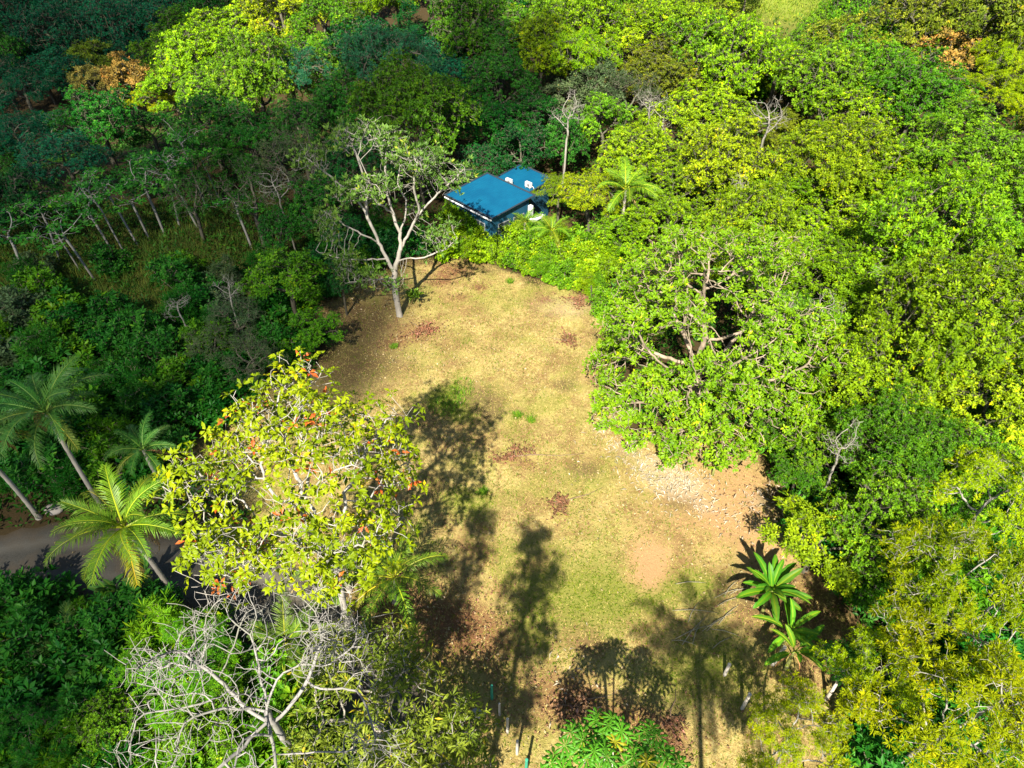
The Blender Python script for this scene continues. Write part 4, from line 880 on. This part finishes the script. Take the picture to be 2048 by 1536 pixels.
# fill the remaining gaps in the canopy
NO_PX = [(60, 455, 470, 640), (885, 335, 1100, 440), (1490, 5, 1600, 45), (760, 480, 900, 640), (0, 1000, 330, 1180)]
clear_px = [project(px_, py_, 0)[:2] for px_, py_ in CLEAR]
rf = random.Random(21); fills = 0
ang = np.linspace(0, 2*PI, 12, endpoint=False)
for _ in range(9000):
    px, py = rf.uniform(-60, 2110), rf.uniform(-90, 1100)
    rp = rf.uniform(48, 66) if py < 260 else rf.uniform(55, 85)
    kq = .70 if py < 150 else .88
    if any((px-a)**2+(py-b)**2 < (kq*max(c, rp))**2 for a, b, c in CROWNS): continue
    X_ = px+rp*1.05*np.cos(ang); Y_ = py+rp*1.05*np.sin(ang)
    if in_poly(np.append(X_, px), np.append(Y_, py), clear_px).any(): continue
    if any(a-rp*.8 < px < c+rp*.8 and b-rp*.8 < py < d+rp*.8 for a, b, c, d in NO_PX): continue
    if px < 480 and py > 430: continue
    if 400 < px < 700 and py > 600: continue
    x, y, t = at_z(px, py, 6); 
    if poly_dist(x, y, CLEAR) > -2.2 or line_dist(x, y, road_pts) < 4: continue
    # take the look of the nearest tree that was placed by eye
    q = min(TREES, key=lambda k: (k[0]-px)**2+(k[1]-py)**2)
    pn = q[3] if rf.random() < .4 else rf.choice(['dome_a', 'dome_b', 'lumpy_b', 'round_a', 'lumpy_a', 'open_a'])
    if py < 45 and 1440 < px < 1640: continue
    cc = q[4] if q[4] not in ('tan', 'gold') else 'olive'
    if rf.random() < .35: cc = {'lime': 'bright', 'lime2': 'olive', 'bright': 'green', 'green': 'forest', 'mid': 'forest', 'blue': 'mid'}.get(cc, cc)
    tree_px(px, py, rp, pn, cc); fills += 1
print('fill trees', fills)

# ------------------------------------------------------------------ shrubs along the edges
rs = random.Random(5)
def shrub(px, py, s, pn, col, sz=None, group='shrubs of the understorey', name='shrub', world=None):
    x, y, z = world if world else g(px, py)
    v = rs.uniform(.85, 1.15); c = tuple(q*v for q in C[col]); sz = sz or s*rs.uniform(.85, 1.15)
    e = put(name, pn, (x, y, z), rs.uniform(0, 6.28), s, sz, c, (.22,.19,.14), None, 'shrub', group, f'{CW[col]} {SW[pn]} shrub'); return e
def along(pts, n, jx, jy):
    P = np.array(pts, float); d = np.concatenate([[0], np.cumsum(np.hypot(*np.diff(P, axis=0).T))])
    for i in range(n):
        s = d[-1]*(i+.5)/n; yield np.interp(s, d, P[:, 0])+rs.uniform(-jx, jx), np.interp(s, d, P[:, 1])+rs.uniform(-jy, jy)
SP4 = ['shrub_a', 'shrub_b', 'shrub_a', 'shrub_d', 'shrub_c']
HEDGE = [(890,508),(940,515),(1000,530),(1080,552),(1150,572),(1205,592)]
for px, py in along(HEDGE, 15, 6, 4): shrub(px, py, rs.uniform(.55, .75), rs.choice(SP4), rs.choice(['lime', 'bright', 'lime']), sz=rs.uniform(.55, .8), group='hedge shrubs behind the clearing', name='hedge_shrub')
for px, py in along([(p[0]+10, p[1]-26) for p in HEDGE], 13, 8, 5): shrub(px, py, rs.uniform(.6, .85), rs.choice(SP4), rs.choice(['lime', 'bright', 'lime']), sz=rs.uniform(.8, 1.05), group='hedge shrubs behind the clearing', name='hedge_shrub')
for px, py in along([(905,466),(955,464),(1000,462),(1045,464)], 9, 5, 4): shrub(px, py, rs.uniform(.8, .95), rs.choice(SP4), rs.choice(['green', 'bright']), sz=rs.uniform(.95, 1.15), group='hedge shrubs behind the clearing', name='hedge_shrub')
for px, py in along([(905,478),(950,484),(1000,490),(1050,492),(1090,500)], 10, 6, 5): shrub(px, py, rs.uniform(.7, .9), rs.choice(SP4), rs.choice(['bright', 'green', 'lime']), sz=rs.uniform(.85, 1.1), group='hedge shrubs behind the clearing', name='hedge_shrub')
for px, py in along([(1080,500),(1150,520),(1230,545)], 9, 10, 12): shrub(px, py, rs.uniform(.8, 1.0), rs.choice(SP4), rs.choice(['lime', 'lime2', 'bright']), sz=.9, group='hedge shrubs behind the clearing', name='hedge_shrub')
for px, py in along([(1215,610),(1235,660),(1260,720)], 5, 8, 8): shrub(px, py, .8, 'shrub_a', 'bright', sz=.8, group='hedge shrubs behind the clearing', name='hedge_shrub')
for px, py in along([(645,600),(680,565),(740,535),(800,520),(870,505)], 11, 6, 4): shrub(px, py, rs.uniform(.7, .95), rs.choice(SP4), rs.choice(['forest', 'green', 'dark']), sz=.8, group='dark shrubs left of the far clearing', name='shrub')
for px, py in along([(600,590),(650,545),(720,505),(800,490)], 9, 10, 8): shrub(px, py, 1.1, rs.choice(SP4), rs.choice(['forest', 'mid', 'dark']), group='dark shrubs left of the far clearing')
# left thicket between palms and slope
LEFT = [(x_, y_) for y_ in range(560, 1000, 42) for x_ in range(-20, 640, 62)]
for px, py in LEFT:
    px += rs.uniform(-26, 26); py += rs.uniform(-18, 18)
    x, y, z = g(px, py)
    if poly_dist(x, y, CLEAR) > -1.2 or line_dist(x, y, road_pts) < 3.4: continue
    if py < 600 and px < 300 and rs.random() < .55: continue
    if py > 940 and px > 330: continue
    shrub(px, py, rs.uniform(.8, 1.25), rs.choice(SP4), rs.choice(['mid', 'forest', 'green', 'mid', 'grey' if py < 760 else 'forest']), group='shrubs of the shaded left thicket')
for px, py in [(x_, y_) for y_ in range(1190, 1620, 58) for x_ in range(-30, 640, 74)]:
    px += rs.uniform(-28, 28); py += rs.uniform(-20, 20); x, y, z = g(px, py)
    if line_dist(x, y, road_pts) < 3.1: continue
    lit = px > 330  # sunlit shrubs get brighter leaf colours, shaded ones deeper
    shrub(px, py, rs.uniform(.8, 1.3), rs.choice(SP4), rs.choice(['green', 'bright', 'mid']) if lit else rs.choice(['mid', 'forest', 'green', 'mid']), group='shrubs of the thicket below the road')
# right-hand understorey at the clearing edge
for px, py in along([(1520,880),(1570,960),(1610,1080),(1680,1180),(1760,1270),(1800,1400)], 12, 14, 10): shrub(px+30, py, rs.uniform(.8, 1.1), rs.choice(SP4), rs.choice(['forest', 'green', 'mid']), group='shrubs along the right edge of the clearing')
for px, py in [(x_, y_) for y_ in range(820, 1560, 66) for x_ in range(1640, 2080, 84)]:
    px += rs.uniform(-30, 30); py += rs.uniform(-20, 20); x, y, z = g(px, py)
    if poly_dist(x, y, CLEAR) > -1.0: continue
    shrub(px, py, rs.uniform(1.0, 1.4), rs.choice(SP4), rs.choice(['green', 'forest', 'mid']), group='shrubs under the golden trees')
# low shrubs in front of the grassy knoll
for i in range(16):
    px, py = rs.uniform(1420, 1690), rs.uniform(52, 110); shrub(px, py, rs.uniform(1., 1.5), rs.choice(SP4), rs.choice(['lime', 'bright', 'green']), group='shrubs below the grassy knoll')

# ------------------------------------------------------------------ undergrowth, grass and litter (beyond counting)
rg = np.random.default_rng(77)
N = 52000
yy = 4+116*rg.random(N)**1.25; xx = (rg.random(N)*2-1)*(14+yy*.86)
dc = poly_dist(xx, yy, CLEAR); dr = line_dist(xx, yy, road_pts)
hx = (np.abs((xx+.4)*.73+(yy-61)*.68) < 4.6) & (np.abs(-(xx+.4)*.68+(yy-61)*.73) < 5.0)
kn_ = ((xx-kx)/9.5)**2+((yy-ky)/9.5)**2 < 1
ok = (dc < -.4) & (dr > 2.3) & ~hx & ~kn_
xx, yy = xx[ok], yy[ok]
P = np.stack([xx, yy, H(xx, yy)+.1+.9*rg.random(len(xx))**2], 1)
Vt, T, tn = leaves(rg, P, np.tile([[0, 0, 1.]], (len(P), 1))+rg.normal(size=P.shape)*.4, 4, .42, .15, 1.1, .1, .12)
kind(ob('undergrowth', mesh_np('undergrowth', Vt, T, M_LEAF, False, {'tint': tn}), color=(.03,.10,.008)), 'stuff')
# tall grass on the left slope and on the knoll
def blades(P, Lm, W, r, lean=.5, tint=None):
    n = len(P); a = r.random(n)*6.28; ln = Lm*(.6+.8*r.random(n)); le = lean*(.4+r.random(n))
    d = np.stack([np.cos(a)*le, np.sin(a)*le, np.ones(n)], 1); d = unit(d); sd = np.stack([-np.sin(a), np.cos(a), np.zeros(n)], 1)*W/2
    m = P+d*(ln*.55)[:, None]; tip = P+d*(ln*.95)[:, None]+np.stack([np.cos(a), np.sin(a), -.5*np.ones(n)], 1)*(ln*.28*lean)[:, None]
    Vt = np.stack([P-sd, P+sd, m+sd*.8, m-sd*.8, tip], 1).reshape(-1, 3); o = np.arange(n)*5
    T = np.concatenate([np.stack([o, o+1, o+2], 1), np.stack([o, o+2, o+3], 1), np.stack([o+3, o+2, o+4], 1)])
    return Vt, T, np.repeat(tint if tint is not None else r.random(n), 5)
n = 26000; xx = -36+26*(rg.random(n)-.5)*1.3; yy = 53+24*(rg.random(n)-.5); ok = (poly_dist(xx, yy, CLEAR) < -1)
P = np.stack([xx, yy, H(xx, yy)], 1)[ok]
Vt, T, tn = blades(P, .85, .05, rg)
kind(ob('tall_grass', mesh_np('tall_grass', Vt, T, M_FINE, False, {'tint': tn}), color=(.085,.14,.022)), 'stuff')
n = 9000; a = rg.random(n)*6.28; q = np.sqrt(rg.random(n))*9.5; xx = kx+q*np.cos(a); yy = ky+q*np.sin(a)
Vt, T, tn = blades(np.stack([xx, yy, H(xx, yy)], 1), .3, .09, rg)
kind(ob('knoll_grass', mesh_np('knoll_grass', Vt, T, M_FINE, False, {'tint': tn}), color=(.18,.26,.02)), 'stuff')
# mown dry grass of the clearing: straw with green tufts
n = 170000; xx = rg.uniform(-20, 22, n); yy = rg.uniform(10, 57, n); dc = poly_dist(xx, yy, CLEAR)
bare = blob(xx, yy, BARE)+.7*blob(xx, yy, RED)+.5*blob(xx, yy, PALE)+.5*blob(xx, yy, BROWN); gm = blob(xx, yy, GREEN)
ok = (dc > -.3) & (rg.random(n) > bare*.8); xx, yy, gm = xx[ok], yy[ok], gm[ok]
P = np.stack([xx, yy, H(xx, yy)-.005], 1)
cl = .5+.5*np.sin(xx*2.1+1.7*np.sin(yy*1.3))*np.sin(yy*1.7+1.3*np.sin(xx*.9))
isg = rg.random(len(xx)) < np.clip(.08+.42*cl**2+.8*gm, 0, .9)
c2 = .5+.5*np.sin(xx*4.7+2.1*np.sin(yy*2.9)+1.)*np.sin(yy*5.3+1.9*np.sin(xx*3.1)); c2 = np.clip(.15+.6*c2+.3*rg.random(len(xx)), 0, .9)
Vt, T, tn = blades(P[~isg], .15, .024, rg, 1.8, c2[~isg])
kind(ob('dry_grass', mesh_np('dry_grass', Vt, T, M_DRY, False, {'tint': tn}), color=(.33,.26,.085)), 'stuff')
Vt, T, tn = blades(P[isg], .16, .034, rg, 1.1)
kind(ob('green_grass', mesh_np('green_grass', Vt, T, M_FINE, False, {'tint': tn}), color=(.115,.175,.010)), 'stuff')
# distinct bright green tussocks
for i, (px, py, lab) in enumerate([(1035, 832, 'bright green grass tussock alone in the middle of the clearing'), (1062, 842, 'small green tussock right of the lone bright tussock'), (905, 800, 'patch of fresh green grass at the tip of the tree shadow'), (925, 775, 'upper fresh green grass patch beside the tree shadow'), (885, 815, 'lower fresh green grass patch inside the tree shadow'),
        (1020, 565, 'small green tussock near the far hedge'), (965, 985, 'small green tussock below the fallen branch on the left'), (788, 695, 'green tussock left of the red leaf litter')]):
    x, y, z = g(px, py); k = 140 if 'tussock' in lab else 170; R = .28 if 'tussock' in lab else .95; r = np.random.default_rng(i); a = r.random(k)*6.28; q = R*np.sqrt(r.random(k))
    Vt, T, tn = blades(np.stack([q*np.cos(a), q*np.sin(a), 0*a-.02], 1), .34, .035, r, .8); tag(ob('grass_tussock', mesh_np('grass_tussock', Vt, T, M_FINE, False, {'tint': tn}), None, (x, y, z), color=(.12,.24,.016)), lab, 'grass')
# litter: pale curled dead leaves, and brown ones
def litter(name, patches, n, L, W, col, seed, region=None):
    r = np.random.default_rng(seed); pts = []
    for px, py, rad, st, wt in patches:
        cx, cy, _ = g(px, py); k = int(n*wt*rad*rad/sum(p[2]**2*p[4] for p in patches)); q = r.normal(size=(k, 2))*rad*.75; pts.append(np.stack([cx+q[:, 0], cy+q[:, 1]*max(st, .7)], 1))
    P = np.concatenate(pts); P = np.stack([P[:, 0], P[:, 1], H(P[:, 0], P[:, 1])+.02+.04*r.random(len(P))], 1)
    Vt, T, tn = leaves(r, P, np.tile([[0, 0, 1.]], (len(P), 1)), 1, L, W, 1.45, .0, .35, .5, None, False)
    kind(ob(name, mesh_np(name, Vt, T, M_DRY, False, {'tint': tn}), color=col), 'stuff')
litter('pale_leaf_litter', [p for p in PALE if p[1] > 800]+[(1210,845,.8,.6,1.),(1235,875,.9,.6,.9),(1270,905,1.1,.6,.6),(1350,965,1.8,.5,1.3),(1415,1020,.8,.4,.8),(1480,1040,1.3,.5,.5),(1150,1380,.9,2,.5),(1110,1340,.4,2,.5),(1560,1000,1.5,.6,.4)], 900, .42, .07, (.36,.30,.22), 1)
litter('brown_leaf_litter', RED+[(850,1230,2.5,1,.6),(780,1190,2,1,.6),(720,1180,2,1,.4),(640,620,3,.7,.3),(1600,1200,2,1,.5),(1640,1330,2.,1,.5),(1500,1000,3,1,.25)], 3600, .20, .10, (.165,.09,.045), 2)
litter('yellow_leaf_litter', [(800,700,3,.8,.5),(700,620,3,.6,.5),(900,1250,3,1,.4),(1100,1380,3,.8,.4),(1500,1100,3,1,.5),(1250,1000,5,.8,.3),(1050,700,6,.7,.2),(240,1080,2.5,.4,.5),(420,1200,2.,.4,.5),(520,1150,2.,.5,.4)], 1200, .2, .1, (.32,.25,.13), 3)

# ------------------------------------------------------------------ fallen branches with dead leaves, sticks, posts
def fallen(px, py, rz, ln, n, R, label, seed, col=(.16,.075,.038)):
    x, y, z = g(px, py); e = empty('fallen_branch', (x, y, z), rz); r = np.random.default_rng(seed)
    mb = MB(); pts = [(0, 0, .06), (ln*.3, .08, .12), (ln*.65, -.05, .08), (ln, .06, .04)]; mb.tube(pts, [.035, .03, .022, .012], 6)
    tips_ = []
    for k in range(8):
        sq = .02+.6*r.random(); a = r.normal()*1.1; b = np.array([ln*sq*.7-.3, .02, .1]); l_ = .4+R*.9*r.random(); mb.tube([b, b+np.array([-math.cos(a)*l_*.5, math.sin(a)*l_*.6, .1]), b+np.array([-math.cos(a)*l_, math.sin(a)*l_, .02])], [.018, .012, .006], 4)
        tips_.append((b, b+np.array([-math.cos(a)*l_*1.1, math.sin(a)*l_*1.1, -.04])))
    ob('branch', mb.build('branch', M_BARK, True), e, color=(.22,.15,.10))
    tq = np.array(tips_)[r.integers(0, 8, n)]; f_ = r.random(n)[:, None]**.7; P = tq[:, 0]+(tq[:, 1]-tq[:, 0])*f_+r.normal(size=(n, 3))*np.array([.16, .16, .02]); P[:, 2] = .04+.12*r.random(n)
    Vt, T, tn = leaves(r, P, np.tile([[0, 0, 1.]], (n, 1))+r.normal(size=(n, 3))*.4, 2, .28, .15, 1.3, .1, .3, .5)
    ob('dead_leaves', mesh_np('dead_leaves', Vt, T, M_DRY, False, {'tint': tn}), e, color=col); return tag(e, label, 'branch')
fallen(1020, 915, .05, 5.0, 70, 1.25, 'fallen branch with rust-brown leaves in the middle of the clearing', 1)
fallen(1118, 1012, .45, 3.2, 60, 1.0, 'fallen branch with a ring of brown leaves below the middle one', 2)
fallen(1150, 1412, .3, 2.6, 70, 1.4, 'pile of red-brown dead leaves and twigs near the bottom edge', 3, (.21,.11,.058))
fallen(1132, 682, 2.9, 1.6, 55, .85, 'small red-brown branch heap by the broad tree', 4)
fallen(845, 660, 2.4, 1.6, 110, 1.7, 'red-brown leaf heap in front of the pale-barked tree', 5, (.17,.075,.04))
fallen(1160, 600, .4, 1.8, 45, 1.0, 'dry brown branch lying at the far right of the clearing by the hedge', 6)
fallen(1340, 1440, 1.2, 1.6, 50, .9, 'rusty leaf heap in the palm shadow', 7, (.18,.085,.045))
M_POST = plain_material('weathered_post', (.40,.36,.30), .9, .3, 9); M_GREENP = plain_material('green_post_paint', (.03,.24,.15), .6, .2); M_DARKP = plain_material('dark_post', (.06,.05,.04), .9, .3)
def post(px, py, h, mat, label, top=.06, lean=(0, 0), group='fence posts of the clearing'):
    x, y, z = g(px, py); e = empty('fence_post', (x, y, z)); e.rotation_euler = (lean[0], lean[1], .4)
    mb = MB(); mb.tube([(0, 0, -.25), (0, 0, h*.5), (.01, 0, h)], [top, top*.97, top*.92], 8); ob('shaft', mb.build('shaft', mat, False), e)
    mb = MB(); mb.tube([(.01, 0, h+.001), (.01, 0, h+.02)], [top*1.05, top*.8], 8); ob('cap', mb.build('cap', mat), e); tag(e, label, 'post', group)
post(984, 1398, 1.5, M_GREENP, 'green post, farthest of the short row at the bottom of the clearing', .075)
post(999, 1430, 1.3, M_POST, 'pale post, second from the far end of the short row')
post(1015, 1465, 1.6, M_POST, 'pale post, third from the far end of the short row', .07)
post(1034, 1508, 1.6, M_POST, 'pale post, fourth from the far end of the short row', .07)
post(1052, 1545, 1.6, M_GREENP, 'green post at the bottom edge, nearest of the short row', .075)
post(1484, 1418, 1.7, M_POST, 'grey post at the lower right of the clearing below the banana plants', .09)
post(1449, 1350, 1.2, M_POST, 'grey post left of the small banana plant', .09)
post(1545, 1330, 1.8, M_POST, 'pale post standing among the small banana plants', .10, (0, .12))
post(1188, 628, 1.0, M_WHITE, 'short leaning white stake by the broad tree', .09, (.1, .35))
post(1183, 600, 1.5, M_DARKP, 'thin dark pole at the far right corner of the clearing', .06, (0, -.1))
post(363, 862, 1.5, M_DARKP, 'dark green post left of the white-branched tree', .07)
post(700, 580, 1.4, M_DARKP, 'dark fence post at the shaded far left of the clearing', .05)
for i in range(16):
    px, py = rt.uniform(1340, 1500), rt.uniform(1150, 1290); x, y, z = g(px, py); a = rt.gauss(.35, .45); l_ = rt.uniform(1.2, 2.6)
    mb = MB(); mb.tube([(-l_/2, 0, .05), (-l_*.1, .06, .12), (l_*.25, .02, .09), (l_/2, -.04, .04)], [.02, .024, .018, .008], 5); o = ob('dry_stalk', mb.build('dry_stalk', M_DRY, True), None, (x, y, z), (0, 0, a), color=(.5,.42,.3))
    tag(o, 'thin pale dry stalk lying on the ground left of the banana plants', 'stalk', 'dry stalks by the banana plants')
# rough stones beside the road and on the bare soil
M_STONE = plain_material('stone', (.30,.27,.24), .9, .3, 3)
for i, (px, py, s, lab) in enumerate([(108, 1020, .55, 'pale boulder on the road bank below the left palm trunks'), (955, 1430, .35, 'flat pale stone left of the row of posts'), (930, 1462, .4, 'flat pale stone nearest the rosette trees')]):
    x, y, z = g(px, py); r = np.random.default_rng(i); d = 1+.18*np.sin(IV@r.normal(size=3)*3)+.1*np.sin(IV@r.normal(size=3)*6); Vv = IV*d[:, None]*np.array([1, .75, .5])*s
    tag(ob('stone', mesh_np('stone', Vv, IF, M_STONE, False), None, (x, y, z+.05)), lab, 'stone')

# ------------------------------------------------------------------ labels that single out each forest tree and shrub by its landmark
LAND = [('the blue-roofed house', 990, 385), ('the pale-barked clearing tree', 800, 400), ('the white-branched red-leaved tree', 590, 930), ('the shaded coconut palm', 90, 830), ('the sunlit roadside palm', 300, 1050), ('the broad overhanging tree', 1390, 640),
        ('the grassy knoll', 1545, 25), ('the large banana plant', 1530, 1140), ('the golden feathery trees', 1890, 1200), ('the leafless white tree', 470, 1330), ('the left grassy slope', 190, 540), ('the tan-leaved treetops', 225, 170), ('the sunlit ridge', 480, 80),
        ('the top left corner', 0, 0), ('the top right corner', 2048, 0), ('the right edge at mid-height', 2048, 650), ('the far hedge corner', 1210, 590), ('the dark tiered tree', 820, 60), ('the bottom left corner', 0, 1536), ('the middle of the top edge', 1100, 0)]
ORD = ['closest', 'second closest', 'third closest', 'fourth closest', 'fifth closest', 'sixth closest', 'seventh closest', 'eighth closest', 'ninth closest', 'tenth closest']
buckets = {}
for words, px, py, o in REG:
    nm, lx, ly = min(LAND, key=lambda L: (L[1]-px)**2+(L[2]-py)**2); dx, dy = px-lx, py-ly
    rel = ('right of' if dx > 0 else 'left of') if abs(dx) > abs(dy) else ('beyond' if dy < 0 else 'in front of')
    if 'edge' in nm or 'corner' in nm: rel = 'to'
    if 'trees' in nm or 'treetops' in nm: rel = 'to' if rel == 'beyond' else rel
    buckets.setdefault((words, nm, rel), []).append((dx*dx+dy*dy, o))
for (words, nm, rel), L in buckets.items():
    L.sort(key=lambda k: k[0])
    for i, (_, o) in enumerate(L):
        pre = words if len(L) == 1 else f'{words}, {ORD[i] if i < 10 else str(i+1)+"th closest"}'
        o['label'] = f'{pre}, {rel} {nm}' if len(L) == 1 else f'{pre} {"" if rel == "to" else rel+" "}{nm}'.replace('  ', ' ')
        if len(L) == 1 and rel == 'to': o['label'] = f'{words} next to {nm}'
        elif len(L) > 1 and rel == 'to': o['label'] = f'{words}, {ORD[i] if i < 10 else str(i+1)+"th closest"} to {nm}'
print('objects', len(bpy.data.objects), 'tris', sum(len(m.loops)-2*len(m.polygons) for m in bpy.data.meshes))
